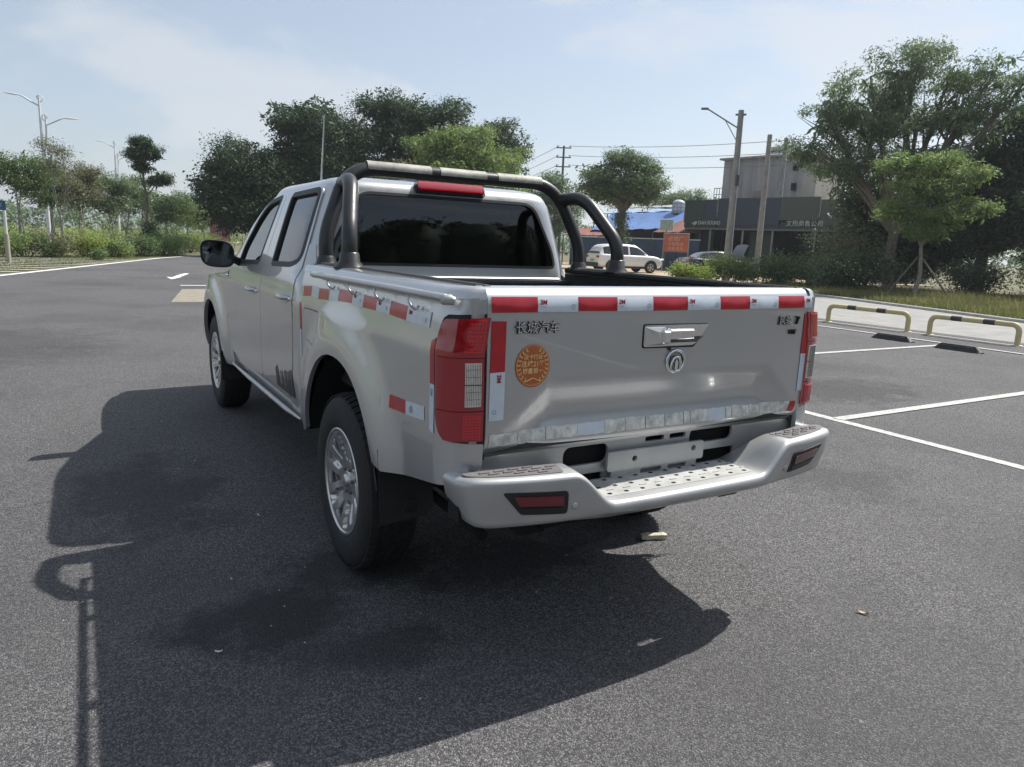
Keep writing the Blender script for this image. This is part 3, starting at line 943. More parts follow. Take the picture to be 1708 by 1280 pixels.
# rear cross panel with two dark openings
def lift_cross(x, z): return np.stack([x, .050 + 0 * x + (z - .7) * -.05, z], 1)
op = [rpoly([(-.395, .668), (-.205, .668), (-.205, .738), (-.395, .738)], .035), rpoly([(.175, .690), (.40, .690), (.40, .750), (.175, .750)], .03),
      rpoly([(-.04, .722), (.05, .722), (.05, .742), (-.04, .742)], .009), rpoly([(.075, .722), (.155, .722), (.155, .742), (.075, .742)], .009),
      rpoly([(-.42, .60), (-.22, .60), (-.22, .635), (-.42, .635)], .01), rpoly([(.20, .60), (.42, .60), (.42, .66), (.20, .66)], .012)]
cp = patch('rear_cross_panel', lift_cross, [(-.76, .575), (.76, .575), (.76, .752), (-.76, .752)], op, .04, 0, .012, PAINT_W, truck, (0, -1, 0))
MB().box((0, .10, .66), (1.5, .02, .22)).build('cross_panel_backing', DARK, truck)
pb = patch('plate_bracket', lambda x, z: np.stack([x, .022 + 0 * x, z], 1), rpoly([(-.225, .640), (.225, .640), (.225, .708), (-.225, .708)], .01),
           [[(-.105 + .012 * math.cos(a), .676 + .011 * math.sin(a)) for a in np.linspace(0, 2 * math.pi, 13)[:-1]], [(.175 + .012 * math.cos(a), .684 + .011 * math.sin(a)) for a in np.linspace(0, 2 * math.pi, 13)[:-1]]], .05, 0, .012, PAINT_W, truck, (0, -1, 0))
pb2 = patch('plate_bracket_foot', lambda x, z: np.stack([x, .030 + 0 * x, z], 1), [(-.20, .612), (.20, .612), (.20, .638), (-.20, .638)], [rpoly([(-.07, .617), (.03, .617), (.03, .631), (-.07, .631)], .005), rpoly([(.06, .617), (.15, .617), (.15, .631), (.06, .631)], .005)], .05, 0, .01, PAINT_W, truck, (0, -1, 0))

# ---- step bumper: lofted across, high ends, low middle
# plan line of the outer face, swept from the middle round the corner
_px = [0, .2, .4, .55, .68, .765, .812, .834, .840, .838]
_py = [-.182, -.180, -.172, -.157, -.133, -.110, -.086, -.050, -.010, .05]
_pt = np.r_[0, np.cumsum(np.hypot(np.diff(_px), np.diff(_py)))]
plx, ply = spl(_pt, _px), spl(_pt, _py)
PT = float(_pt[-1])
def bsec(t):
    """section at arc length t: list of (inset, z), first point inner top"""
    x = float(plx(t))
    e = float(sstep(.33, .49, x))
    k = float(sstep(.74, .98, t))
    zt = .615 + .108 * e - .012 * k * k; zb = .548 + .008 * e + .035 * k
    dep_ = .225 - .105 * e - .05 * k
    h = zt - zb
    r_ = .012 + .002 * e
    return [(dep_, zt - .02), (dep_, zt), (dep_ * .5, zt + .001), (r_ * 1.6, zt), (r_ * .7, zt - r_ * .25), (r_ * .15, zt - r_), (.004 * e, zt - r_ * 1.9), (.010 * e + .002, zt - h * .55), (.016 * e + .010, zb + .028), (.030, zb + .010), (.050, zb), (.13, zb + .004)]
def bpt(t, ins, z, sg=1):
    x, y = float(plx(t)), float(ply(t))
    x1, y1 = float(plx(min(PT, t + .004))), float(ply(min(PT, t + .004))); x0, y0 = float(plx(max(0, t - .004))), float(ply(max(0, t - .004)))
    tx_, ty_ = x1 - x0, y1 - y0; L_ = math.hypot(tx_, ty_); nx, ny = -ty_ / L_, tx_ / L_       # inward normal
    return (sg * (x + nx * ins), y + ny * ins, z)
ts = np.concatenate([np.linspace(0, .34, 14), np.linspace(.36, .58, 26), np.linspace(.60, .74, 8), np.linspace(.76, PT, 18)])
half = lambda sg: [[bpt(t, i, z, sg) for i, z in bsec(t)] for t in ts]
bm_ = MB().grid(half(-1)[::-1] + half(1)[1:])
bumper = bm_.build('rear_bumper', PAINT_W, truck)
def tx_of(x): return float(np.interp(abs(x), _px[:8], _pt[:8]))
def bface(x, z, off=0.0):
    sec = bsec(tx_of(x))
    seq = sec[4:10]
    ins = float(np.interp(-z, [-q[1] for q in seq], [q[0] for q in seq]))
    return bpt(tx_of(x), ins - off, z, 1 if x > 0 else -1)
for sg in (-1, 1):
    # grooved step pad with raised treads
    ZP = .7255
    def lift_pad(x, y): return np.stack([x, y, ZP + 0 * x], 1)
    pp = [(sg * .490, -.048), (sg * .78, -.020), (sg * .812, -.024), (sg * .806, -.052), (sg * .755, -.082), (sg * .66, -.108), (sg * .515, -.132)]
    pad = patch('step_pad', lift_pad, rpoly(pp, .012), [], .05, 0, .006, PAD, bumper, (0, 0, 1))
    ppn = np.array(pp)
    for iy in range(6):
        for ix in range(6):
            x = .525 + ix * .050 + (iy % 2) * .022; y = -.030 - iy * .019
            q = np.array([[sg * (x - .02), y - .008], [sg * (x + .02), y - .008], [sg * (x + .02), y + .008], [sg * (x - .02), y + .008]])
            if inpoly(q, pp).all(): MB().box((sg * x, y, ZP + .0015), (.034, .008, .005), bevel=.0015).build('tread_bar', PAD, pad)
    def lift_bf(x, z):
        return np.array([bface(float(a_), float(b_)) for a_, b_ in zip(np.atleast_1d(x), np.atleast_1d(z))])
    pk = [(sg * .722, .682), (sg * .512, .672), (sg * .505, .594), (sg * .660, .606)]
    bz2 = patch('bumper_lamp_bezel', lift_bf, rpoly(pk, .012), [], .02, .003, .006, BLACKP, bumper, (0, -1, 0))
    pk2 = [(sg * .690, .669), (sg * .529, .660), (sg * .524, .628), (sg * .668, .638)]
    patch('bumper_reflector', lift_bf, rpoly(pk2, .006), [], .02, .008, .006, LENS_D if sg > 0 else mat('reflector_red', (.15, .008, .02), .2, 0, .6), bz2, (0, -1, 0))
    pk3 = [(sg * .660, .631), (sg * .524, .621), (sg * .522, .603), (sg * .648, .614)]
    patch('bumper_lamp_grille', lift_bf, rpoly(pk3, .005), [], .02, .005, .004, BADGE_D, bz2, (0, -1, 0))
    MB().box((sg * .66, .005, .622), (.32, .07, .10)).build('bumper_light_block', DARK, bumper)  # dark box added to block sun between bumper end and body
    ps_ = bface(sg * .480, .618)
    MB().lathe([(0, ps_[1] - .006), (.008, ps_[1] - .006), (.012, ps_[1] - .003), (.0125, ps_[1] + .006)], 18, 'y', (sg * .480, 0, .618)).build('parking_sensor', PAINT_W, bumper)
# perforated tread in the middle step
cnt = 0
def lift_step(x, y): return np.stack([x, y, .6165 + 0 * x], 1)
tp = patch('step_plate', lift_step, rpoly([(-.36, .035), (.36, .035), (.345, -.125), (-.345, -.125)], .02), [], .06, 0.0005, .002, STEEL_P, bumper, (0, 0, 1))
for iy in range(5):
    for ix in range(10):
        x = -.31 + ix * .069 + (iy % 2) * .025; y = .015 - iy * .03
        if iy % 2 == 0: MB().box((x, y, .6178), (.014, .012, .0012)).build('drain_hole', DARK, tp)
        else: MB().box((x, y, .6185), (.030, .0045, .003), bevel=.001).build('tread_rib', STEEL_P, tp)
for x, z, l in ((-.30, .578, .05), (-.12, .574, .08), (.04, .580, .05), (.2, .575, .07)):
    patch('paint_scrape', lambda x_, z_: np.array([bface(float(p), float(q)) for p, q in zip(np.atleast_1d(x_), np.atleast_1d(z_))]), [(x, z), (x + l, z + .002), (x + l - .008, z + .007), (x + .01, z + .006)], [], .02, .001, .0005, STEEL_P, bumper, (0, -1, 0))

# ---- roll bar: main hoop, two rear stays, feet, top pads
rb = MB()
hoop = bend([(-.735, 1.60, 1.26), (-.735, 1.61, 1.41), (-.60, 1.69, 1.738), (.60, 1.69, 1.738), (.735, 1.61, 1.41), (.735, 1.60, 1.26)], .16, 10)
rb.tube(hoop, .035, 16)
rbo = rb.build('roll_bar', BAR, truck)
for sg in (-1, 1):
    st_ = bend([(sg * .735, 1.25, 1.27), (sg * .735, 1.25, 1.42), (sg * .655, 1.47, 1.665), (sg * .63, 1.67, 1.655)], .10, 9)
    MB().tube(st_, .035, 16).build('roll_bar_stay', BAR, rbo)
    MB().lathe([(.036, .07), (.042, .065), (.046, .03), (.066, .008), (.07, 0), (.0, 0)], 20, 'z', (sg * .735, 1.25, 1.268)).build('roll_bar_foot', BAR, rbo)
    MB().lathe([(.036, .05), (.042, .04), (.05, .012), (.06, 0), (.0, 0)], 20, 'z', (sg * .735, 1.60, 1.262)).build('roll_bar_foot', BAR, rbo)
    MB().box((sg * .735, 1.44, 1.276), (.075, .44, .012), bevel=.004).build('mounting_plate', BAR, rbo)
TUBEPAD = mat('faded_tube_sleeve', (0.56, 0.54, 0.46), 0.6, var=0.45, vscale=14, var2=(0.20, 0.19, 0.165))
for x0, x1 in ((-.51, -.17), (-.12, .15), (.22, .50)):
    rows = []
    for x in np.linspace(x0, x1, 12):
        rows.append([(x, 1.69 - .0365 * math.sin(a), 1.738 + .0365 * math.cos(a)) for a in np.linspace(-.9, 1.75, 14)])
    MB().grid(rows).build('bar_sleeve', TUBEPAD, rbo)

# ---- mirrors
for sg in (-1, 1):
    mb = MB()
    sec = []
    for k, (dy, s) in enumerate(((0, 1.0), (.03, 1.0), (.07, .93), (.10, .75), (.115, .45))):
        row = []
        for a in np.linspace(0, 2 * math.pi, 33)[:-1]:
            c, s2 = math.cos(a), math.sin(a)
            kx = math.copysign(abs(c)**.62, c) * .100 * s; kz = math.copysign(abs(s2)**.62, s2) * .083 * s
            row.append((sg * (.967 + kx), 3.28 + dy, 1.263 + kz + .010 * (c if True else 0)))
        sec.append(row)
    mb.grid(sec, True, True)
    mb.add(sec[-1], [tuple(range(32))])
    hs = mb.build('wing_mirror', BLACKP, truck)
    rim = [tuple(Vector(p) + Vector((0, 0, 0))) for p in sec[0]] ; rim.append(rim[0])
    MB().tube(rim, .006, 8, False).build('mirror_rim', BLACKP, hs)
    face = [(sg * .967 + (p[0] - sg * .967) * .92, 3.288, 1.263 + (p[2] - 1.263) * .92) for p in sec[0]]
    MB().add(face, [tuple(range(32))]).build('mirror_glass', mat('mirror_silver', (.30, .33, .37), .03, 1.0), hs)
    MB().tube([(sg * .88, 3.31, 1.235), (sg * .835, 3.33, 1.215), (sg * .79, 3.36, 1.20)], [.024, .026, .034], 10).build('mirror_arm', BLACKP, hs)

# ---- bonnet, scuttle, front end
rows = []
for y in np.linspace(3.72, 5.18, 12):
    t = (y - 3.72) / 1.46
    zc = 1.165 - .02 * t - .11 * t**4
    rows.append([(x * (1 - .10 * t**3), y, zc - .075 * abs(x / .81)**3.2) for x in np.linspace(-.81, .81, 17)])
MB().grid(rows).build('bonnet', PAINT, truck)
MB().grid([[(x * (1.0 - .06 * (k in (0, 5))), yy - .05 * abs(x / .78)**2.5, z) for x in np.linspace(-.78, .78, 13)] for k, (yy, z) in enumerate(((5.17, 1.03), (5.24, .95), (5.27, .80), (5.30, .62), (5.28, .46), (5.20, .42)))]).build('front_bumper', PAINT, truck)
MB().box((0, 5.262, .86), (.80, .03, .20), bevel=.01).build('grille', BLACKP, truck)
for sg in (-1, 1):
    MB().box((sg * .60, 5.225, .90), (.30, .06, .16), bevel=.03).build('headlight', LENS_C, truck)
MB().box((0, 3.80, 1.14), (1.50, .14, .02), bevel=.006).build('scuttle', BLACKP, truck)
# black decal strokes low on the rear door
d = [o for o in truck.children if o.name.startswith('rear_door')][0]
LC = lift_cab(-1)
yy = 2.22
for k, (wd, hh, sl) in enumerate(((.012, .10, .02), (.022, .11, .025), (.014, .12, .03), (.055, .10, .03), (.020, .10, .02), (.050, .11, .03), (.03, .12, .035), (.045, .12, .03), (.02, .13, .04), (.035, .14, .05))):
    z0 = .575; 
    if k in (3, 5):
        pl = [(yy, z0), (yy - wd, z0), (yy - wd + sl, z0 + hh), (yy - wd + sl + .012, z0 + hh), (yy - wd + .016, z0 + .03), (yy - .012, z0 + .03), (yy + sl - .01, z0 + hh), (yy + sl, z0 + hh)]
    else:
        pl = [(yy, z0), (yy - wd, z0), (yy - wd + sl, z0 + hh), (yy + sl, z0 + hh)]
    patch('door_decal', LC, pl, [], .03, .0052, .0005, DECAL, d, (-1, 0, 0))
    yy -= wd + .010
# roof aerial
MB().tube([(-.50, 2.50, 1.70), (-.488, 2.46, 2.085)], [.006, .0035], 6).build('aerial', CHROME, truck)

# ---- cab interior
MB().box((0, 2.75, .80), (1.5, 1.9, .05)).build('cab_floor', INTERIOR, truck)
def seat(x, y, w, nm):
    s_ = MB()
    s_.box((x, y + .10, .98), (w, .50, .16), bevel=.05)
    s_.box((x, y - .14, 1.20), (w, .14, .46), bevel=.05)
    so = s_.build(nm, SEATM, truck)
    for hx_ in ((x,) if w < .8 else (x - .36, x + .36)):
        MB().box((hx_, y - .15, 1.485), (.25, .10, .15), bevel=.04).build('headrest', SEATM, so)
seat(-.37, 2.90, .50, 'front_seat'); seat(.37, 2.90, .50, 'front_seat'); seat(0, 2.10, 1.30, 'rear_bench')
MB().box((0, 3.62, 1.10), (1.4, .35, .22), bevel=.05).build('dashboard', INTERIOR, truck)
MB().tube([(-.37 + .19 * math.cos(a), 3.38 + .06 * math.sin(a), 1.14 + .18 * math.sin(a)) for a in np.linspace(0, 2 * math.pi, 25)], .015, 8).build('steering_wheel', SEATM, truck)

# ---- wheels
def make_wheel():
    w = empty('wheel')
    # tyre, axis x, outer face at x = -.105 .. inner +.13 (left wheel)
    pr = [(.222, -.085), (.232, -.100), (.255, -.108), (.300, -.112), (.335, -.106), (.352, -.098), (.363, -.088), (.370, -.075), (.375, -.05), (.3755, 0), (.375, .05), (.370, .085), (.355, .105), (.30, .122), (.25, .112), (.222, .09)]
    MB().lathe(pr, 64, 'x').build('tyre', RUBBER, w)
    tr = MB()
    for k in range(56):
        a = 2 * math.pi * k / 56
        for row, (x0, x1, da) in enumerate(((-.094, -.060, .03), (-.050, -.018, -.03), (-.008, .024, .03), (.034, .066, -.03))):
            vs = []
            for rr_, q in ((.374, 0), (.380, 1)):
                if row == 0: r0, r1 = (rr_ - .009, rr_)
                else: r0 = r1 = rr_
                for (x, a0, r_) in ((x0, a + da, r0), (x1, a, r1), (x1, a + .082, r1), (x0, a + da + .082, r0)):
                    vs.append((x, r_ * math.cos(a0), r_ * math.sin(a0)))
            tr.add(vs, [(4, 5, 6, 7), (0, 1, 5, 4), (1, 2, 6, 5), (2, 3, 7, 6), (3, 0, 4, 7)])
    tr.build('tread', RUBBER, w)
    # rim barrel
    MB().lathe([(.226, -.092), (.233, -.098), (.231, -.104), (.220, -.103), (.213, -.094), (.208, -.06), (.200, .03), (.205, .09)], 56, 'x').build('rim_barrel', ALLOY, w)
    MB().lathe([(0, .0), (.205, .0)], 40, 'x').build('brake_disc', ALLOY_D, w)
    # face with six pairs of openings
    dish = spl([0, .03, .055, .10, .16, .20, .216], [-.074, -.074, -.066, -.072, -.088, -.096, -.098])
    def lift_rim(y, z):
        r_ = np.sqrt(y * y + z * z); an = np.arctan2(z, y)
        # each spoke has a sunk centre
        ph = np.abs(((an / (2 * np.pi) * 6) + .5) % 1 - .5) * 2
        groove = .016 * (1 - sstep(.16, .26, ph * (1.25 - r_ * 1.5))) * sstep(.085, .11, r_) * (1 - sstep(.188, .204, r_))
        return np.stack([dish(r_) + groove, y, z], 1)
    holes = []
    for k in range(6):
        a0 = 2 * math.pi * (k + .5) / 6
        pl = []
        for (r_, da) in ((.100, -.07), (.100, .07), (.145, .155), (.186, .19), (.194, .10), (.196, 0), (.194, -.10), (.186, -.19), (.145, -.155)):
            pl.append((r_ * math.cos(a0 + da), r_ * math.sin(a0 + da)))
        holes.append(rpoly(pl, .012, 3))
    ro_ = patch('rim', lift_rim, [(.217 * math.cos(a), .217 * math.sin(a)) for a in np.linspace(0, 2 * math.pi, 61)[:-1]], holes, .014, 0, .030, ALLOY, w, (-1, 0, 0))
    MB().lathe([(0, -.088), (.022, -.087), (.029, -.083), (.031, -.070)], 24, 'x').build('hub_cap', ALLOY, ro_)
    for k in range(6):
        a = 2 * math.pi * (k + .5) / 6
        MB().lathe([(0, -.074), (.008, -.074), (.010, -.060)], 10, 'x', (0, .055 * math.cos(a), .055 * math.sin(a))).build('wheel_nut', ALLOY_D, ro_)
    return w
def copy_tree(o, parent=None):
    c = o.copy(); COL.objects.link(c); c.parent = parent
    for ch in list(o.children): copy_tree(ch, c)
    return c
w0 = make_wheel()
wheels = [w0] + [copy_tree(w0) for _ in range(3)]
for w_, (x, (y, z), rz, rx) in zip(wheels, ((-.742, RA, 0, .35), (-.742, FA, 0, .9), (.742, RA, math.pi, 1.3), (.742, FA, math.pi, 2.0))):
    w_.parent = truck
    w_.location = (x, y, z)
    w_.rotation_euler = (rx, 0, rz)

# ------------------------------------------------------------------ ground and roads
def asphalt(name, base=(0.064, 0.062, 0.064), light=(0.262, 0.254, 0.252), patch_=(0.039, 0.038, 0.042)):
    m = bpy.data.materials.new(name); m.use_nodes = True
    nt = m.node_tree; N = nt.nodes; L = nt.links
    b = N['Principled BSDF']; b.inputs['Roughness'].default_value = 0.82
    b.inputs['Specular IOR Level'].default_value = 0.45
    tc = N.new('ShaderNodeTexCoord')
    def noise(sc, det, rough=.6):
        n = N.new('ShaderNodeTexNoise'); n.inputs['Scale'].default_value = sc
        n.inputs['Detail'].default_value = det; n.inputs['Roughness'].default_value = rough
        L.new(tc.outputs['Object'], n.inputs['Vector']); return n
    def mrange(src, a, b_, c, d):
        r = N.new('ShaderNodeMapRange'); r.inputs['From Min'].default_value = a; r.inputs['From Max'].default_value = b_
        r.inputs['To Min'].default_value = c; r.inputs['To Max'].default_value = d
        L.new(src, r.inputs['Value']); return r.outputs[0]
    def mixc(f, a, b_, typ='MIX'):
        x = N.new('ShaderNodeMix'); x.data_type = 'RGBA'; x.blend_type = typ
        for s, i in ((f, 'Factor'), (a, 'A'), (b_, 'B')):
            if isinstance(s, tuple): x.inputs[i].default_value = (*s, 1)
            elif isinstance(s, (int, float)): x.inputs[i].default_value = s
            else: L.new(s, x.inputs[i])
        return x.outputs['Result']
    v = N.new('ShaderNodeTexVoronoi'); v.inputs['Scale'].default_value = 175
    L.new(tc.outputs['Object'], v.inputs['Vector'])
    v2 = N.new('ShaderNodeTexVoronoi'); v2.inputs['Scale'].default_value = 320
    L.new(tc.outputs['Object'], v2.inputs['Vector'])
    sep = N.new('ShaderNodeSeparateColor'); L.new(v.outputs['Color'], sep.inputs[0])
    sep2 = N.new('ShaderNodeSeparateColor'); L.new(v2.outputs['Color'], sep2.inputs[0])
    stones = mrange(sep.outputs[0], .35, 1.0, 0, .92)
    c = mixc(stones, base, light)
    c = mixc(mrange(sep2.outputs[1], .4, 1.0, 0, .68), c, (base[0] * .35, base[1] * .35, base[2] * .36))
    c = mixc(mrange(sep2.outputs[0], .93, 1.0, 0, .7), c, (0.50, 0.49, 0.48))
    big = noise(.35, 5, .62)
    c = mixc(mrange(big.outputs['Fac'], .45, .68, 0, .55), c, patch_)
    mid = noise(1.7, 6, .7)
    c = mixc(mrange(mid.outputs['Fac'], .5, .75, 0, .38), c, (0.10, 0.097, 0.095))
    # damp and oily blotches with ragged edges, a few worn pale lanes
    sx_ = N.new('ShaderNodeSeparateXYZ'); L.new(tc.outputs['Object'], sx_.inputs[0])
    rag = noise(3.2, 7, .72)
    wet = None
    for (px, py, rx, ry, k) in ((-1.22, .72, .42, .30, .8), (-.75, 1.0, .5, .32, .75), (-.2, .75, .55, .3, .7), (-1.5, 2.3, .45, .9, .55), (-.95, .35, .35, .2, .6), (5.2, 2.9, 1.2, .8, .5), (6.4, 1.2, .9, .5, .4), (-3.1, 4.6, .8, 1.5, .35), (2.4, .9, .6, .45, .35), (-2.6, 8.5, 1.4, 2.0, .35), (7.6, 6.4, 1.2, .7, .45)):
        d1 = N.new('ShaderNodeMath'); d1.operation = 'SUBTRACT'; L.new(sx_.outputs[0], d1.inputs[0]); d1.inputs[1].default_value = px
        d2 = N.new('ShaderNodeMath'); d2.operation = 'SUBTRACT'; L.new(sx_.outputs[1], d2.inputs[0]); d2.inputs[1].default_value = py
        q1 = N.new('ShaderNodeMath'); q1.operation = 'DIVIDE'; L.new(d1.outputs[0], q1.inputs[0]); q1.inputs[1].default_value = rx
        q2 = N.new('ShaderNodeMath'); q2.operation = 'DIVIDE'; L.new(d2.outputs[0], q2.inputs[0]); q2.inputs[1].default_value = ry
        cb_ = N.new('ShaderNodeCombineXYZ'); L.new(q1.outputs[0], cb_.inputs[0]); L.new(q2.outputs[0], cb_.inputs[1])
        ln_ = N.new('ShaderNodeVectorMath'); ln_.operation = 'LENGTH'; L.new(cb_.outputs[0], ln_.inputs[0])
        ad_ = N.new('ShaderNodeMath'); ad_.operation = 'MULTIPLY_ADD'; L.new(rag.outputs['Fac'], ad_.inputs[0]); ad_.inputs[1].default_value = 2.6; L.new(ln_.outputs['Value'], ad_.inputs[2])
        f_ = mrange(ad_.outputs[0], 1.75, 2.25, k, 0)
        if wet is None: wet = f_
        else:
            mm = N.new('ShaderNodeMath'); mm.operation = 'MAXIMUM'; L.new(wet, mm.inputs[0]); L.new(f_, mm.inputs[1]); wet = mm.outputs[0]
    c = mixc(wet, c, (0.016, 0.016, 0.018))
    fine = noise(.11, 4, .5)
    c = mixc(mrange(fine.outputs['Fac'], .48, .72, 0, .35), c, (0.125, 0.12, 0.118))
    L.new(c, b.inputs['Base Color'])
    # relief of the stone chips
    bp = N.new('ShaderNodeBump'); bp.inputs['Strength'].default_value = 0.75; bp.inputs['Distance'].default_value = 0.006
    hsum = N.new('ShaderNodeMath'); hsum.operation = 'ADD'
    L.new(mrange(v.outputs['Distance'], 0, .9, 1, 0), hsum.inputs[0]); L.new(sep.outputs[1], hsum.inputs[1])
    L.new(hsum.outputs[0], bp.inputs['Height']); L.new(bp.outputs[0], b.inputs['Normal'])
    return m
ASPH = asphalt('asphalt')
SOIL = mat('soil', (0.17, 0.14, 0.085), 0.95, var=0.4, vscale=0.6, var2=(0.09, 0.10, 0.04), bump=.3, bscale=6)
DIRT = mat('packed_dirt', (0.46, 0.37, 0.26), 0.95, var=0.15, vscale=0.5, var2=(0.36, 0.28, 0.19), bump=.3, bscale=8)
CONC = mat('footpath_concrete', (0.27, 0.265, 0.25), 0.9, var=0.2, vscale=2.0, bump=.2, bscale=50)
KERB = mat('kerb_stone', (0.40, 0.39, 0.36), 0.85, var=0.25, vscale=4)
LINE = mat('road_paint_white', (0.64, 0.64, 0.60), 0.75, var=0.35, vscale=24, var2=(0.26, 0.255, 0.245), bump=.4, bscale=120)
LINE2 = mat('road_paint_fresh', (0.74, 0.74, 0.72), 0.7, var=0.1, vscale=30)
TANP = mat('tan_paving', (0.25, 0.225, 0.175), 0.9, var=0.2, vscale=5)

def flat(name, poly, z, m, kind='structure'):
    o = MB().add([(x, y, z) for x, y in poly], [tuple(range(len(poly)))]).build(name, m, fix=False)
    if o.data.polygons[0].normal.z < 0: o.data.flip_normals()
    if kind: tag(o, kind=kind)
    return o
flat('ground', [(2500 * math.cos(a), 2500 * math.sin(a)) for a in np.linspace(0, 2 * math.pi, 49)[:-1]], -.03, SOIL)
LE = [(-30.0, -58.7), (-20.8, -30), (-12.1, -3), (-3.73, 23.15), (1.38, 39.1), (4.9, 47.7), (9.5, 57), (15, 66)]
flat('parking_lot', LE + [(22, 62), (15.5, 48), (13.4, 30), (12.9, 14), (12.9, -58.7)], 0.0, ASPH)
flat('footpath', [(12.9, -30), (15.2, -2), (17.4, 5.0), (18.9, 9.0), (20.7, 13.9), (22.5, 19.5), (20, 24), (13.4, 30), (12.9, 14)], -.004, CONC)
flat('dirt_lot', [(13.0, 22.0), (22.0, 20.6), (26.5, 23.5), (41, 22), (44, 40), (36, 52), (20, 50), (13.6, 40)], 0.003, DIRT)
flat('tan_paving_strip', [(-.25, 14.0), (7.5, 14.0), (7.5, 17.6), (.35, 17.6)], .004, TANP)
def strip(name, pts, w, z, m, h=None):
    pts = [Vector((*p, 0)) for p in pts]
    Lf, Rt = [], []
    for i, p in enumerate(pts):
        t = (pts[min(i + 1, len(pts) - 1)] - pts[max(i - 1, 0)]).normalized()
        n = Vector((-t.y, t.x, 0)) * (w / 2)
        Lf.append(p + n); Rt.append(p - n)
    if h is None:
        o = MB().grid([[(a.x, a.y, z), (b.x, b.y, z)] for a, b in zip(Lf, Rt)], False).build(name, m, fix=False)
        if o.data.polygons[0].normal.z < 0: o.data.flip_normals()
    else:
        o = MB().grid([[(a.x, a.y, z - .05), (a.x, a.y, z + h - .01), ((a.x * .9 + b.x * .1), (a.y * .9 + b.y * .1), z + h), ((a.x * .1 + b.x * .9), (a.y * .1 + b.y * .9), z + h), (b.x, b.y, z + h - .01), (b.x, b.y, z - .05)] for a, b in zip(Lf, Rt)], False).build(name, m)
    return tag(o, kind='structure')
strip('road_edge_line', [(x + .22, y) for x, y in LE[1:]], .20, .004, LINE2)
strip('parking_line', [(3.86, 14), (3.87, 2.0), (3.80, -8)], .105, .004, LINE)
strip('parking_line', [(3.90, 2.0), (11.05, 2.03)], .105, .008, LINE)
strip('parking_line', [(3.90, 4.90), (11.05, 4.94)], .105, .008, LINE)
strip('parking_line', [(3.90, 7.82), (11.05, 7.84)], .105, .008, LINE)
strip('parking_line', [(3.85, -.92), (11.05, -.92)], .105, .008, LINE)
strip('parking_line', [(11.22, 14), (11.18, 7), (11.0, 3.0), (10.95, -8)], .10, .012, LINE)
strip('kerb_line', [(12.36, 16), (12.30, 3.0), (12.30, -8)], .07, .004, LINE)
strip('stop_line', [(.45, 18.9), (6.0, 18.9)], .18, .008, LINE2)
strip('footpath_kerb', [(15.2, -2), (17.4, 5.0), (18.9, 9.0), (20.7, 13.9), (22.4, 19.3)], .14, 0.0, KERB, .07)
ax, ay = .50, 21.6
o = flat('lane_arrow', [(ax, ay), (ax + .42, ay + 1.1), (ax + .30, ay + 1.0), (ax + .62, ay + 2.2), (ax + .88, ay + 3.3), (ax + .72, ay + 3.3), (ax + .40, ay + 2.2), (ax + .14, ay + 1.05), (ax - .02, ay + 1.15)], .004, LINE2)
# crack in the asphalt: a shallow raised edge of black sealant
crk = [(5.35, 1.15), (5.48, 1.08), (5.62, 1.03), (5.80, .90), (5.98, .84), (6.25, .70)]
tag(MB().tube([(x, y, .001) for x, y in crk], [.004, .014, .02, .018, .012, .004], 6).build('sealed_crack', DARK), kind='structure')

# ------------------------------------------------------------------ leaves and trees
def leafmat(name, c1, c2, trans=.35, rough=.6):
    m = bpy.data.materials.new(name); m.use_nodes = True
    nt = m.node_tree; N = nt.nodes; L = nt.links
    b = N['Principled BSDF']; b.inputs['Roughness'].default_value = rough; b.inputs['Specular IOR Level'].default_value = .4
    g_ = N.new('ShaderNodeNewGeometry')
    tc = N.new('ShaderNodeTexCoord'); no = N.new('ShaderNodeTexNoise'); no.inputs['Scale'].default_value = .55; no.inputs['Detail'].default_value = 3
    L.new(tc.outputs['Object'], no.inputs['Vector'])
    ad = N.new('ShaderNodeMath'); ad.operation = 'MULTIPLY_ADD'; ad.inputs[1].default_value = .55
    L.new(g_.outputs['Random Per Island'], ad.inputs[0])
    ml = N.new('ShaderNodeMath'); ml.operation = 'MULTIPLY_ADD'; ml.inputs[1].default_value = 1.3; ml.inputs[2].default_value = -.42
    L.new(no.outputs['Fac'], ml.inputs[0]); L.new(ml.outputs[0], ad.inputs[2])
    mx = N.new('ShaderNodeMix'); mx.data_type = 'RGBA'
    mx.inputs['A'].default_value = (*c1, 1); mx.inputs['B'].default_value = (*c2, 1)
    L.new(ad.outputs[0], mx.inputs['Factor']); L.new(mx.outputs['Result'], b.inputs['Base Color'])
    tr = N.new('ShaderNodeBsdfTranslucent')
    hs = N.new('ShaderNodeHueSaturation'); hs.inputs['Value'].default_value = 1.5; hs.inputs['Saturation'].default_value = 1.1
    L.new(mx.outputs['Result'], hs.inputs['Color']); L.new(hs.outputs[0], tr.inputs['Color'])
    ms = N.new('ShaderNodeMixShader'); ms.inputs[0].default_value = trans
    L.new(b.outputs[0], ms.inputs[1]); L.new(tr.outputs[0], ms.inputs[2])
    L.new(ms.outputs[0], N['Material Output'].inputs[0])
    return m
LF_DARK = leafmat('leaf_dark', (0.028, 0.05, 0.027), (0.08, 0.125, 0.06), .22)
LF_MID = leafmat('leaf_mid', (0.055, 0.095, 0.035), (0.15, 0.22, 0.08), .3)
LF_LIGHT = leafmat('leaf_light', (0.1, 0.155, 0.05), (0.25, 0.32, 0.12), .35)
LF_YG = leafmat('leaf_yellowgreen', (0.14, 0.2, 0.045), (0.31, 0.37, 0.1), .35)
LF_DUST = leafmat('leaf_dusty', (0.062, 0.1, 0.052), (0.2, 0.265, 0.14), .35, .55)
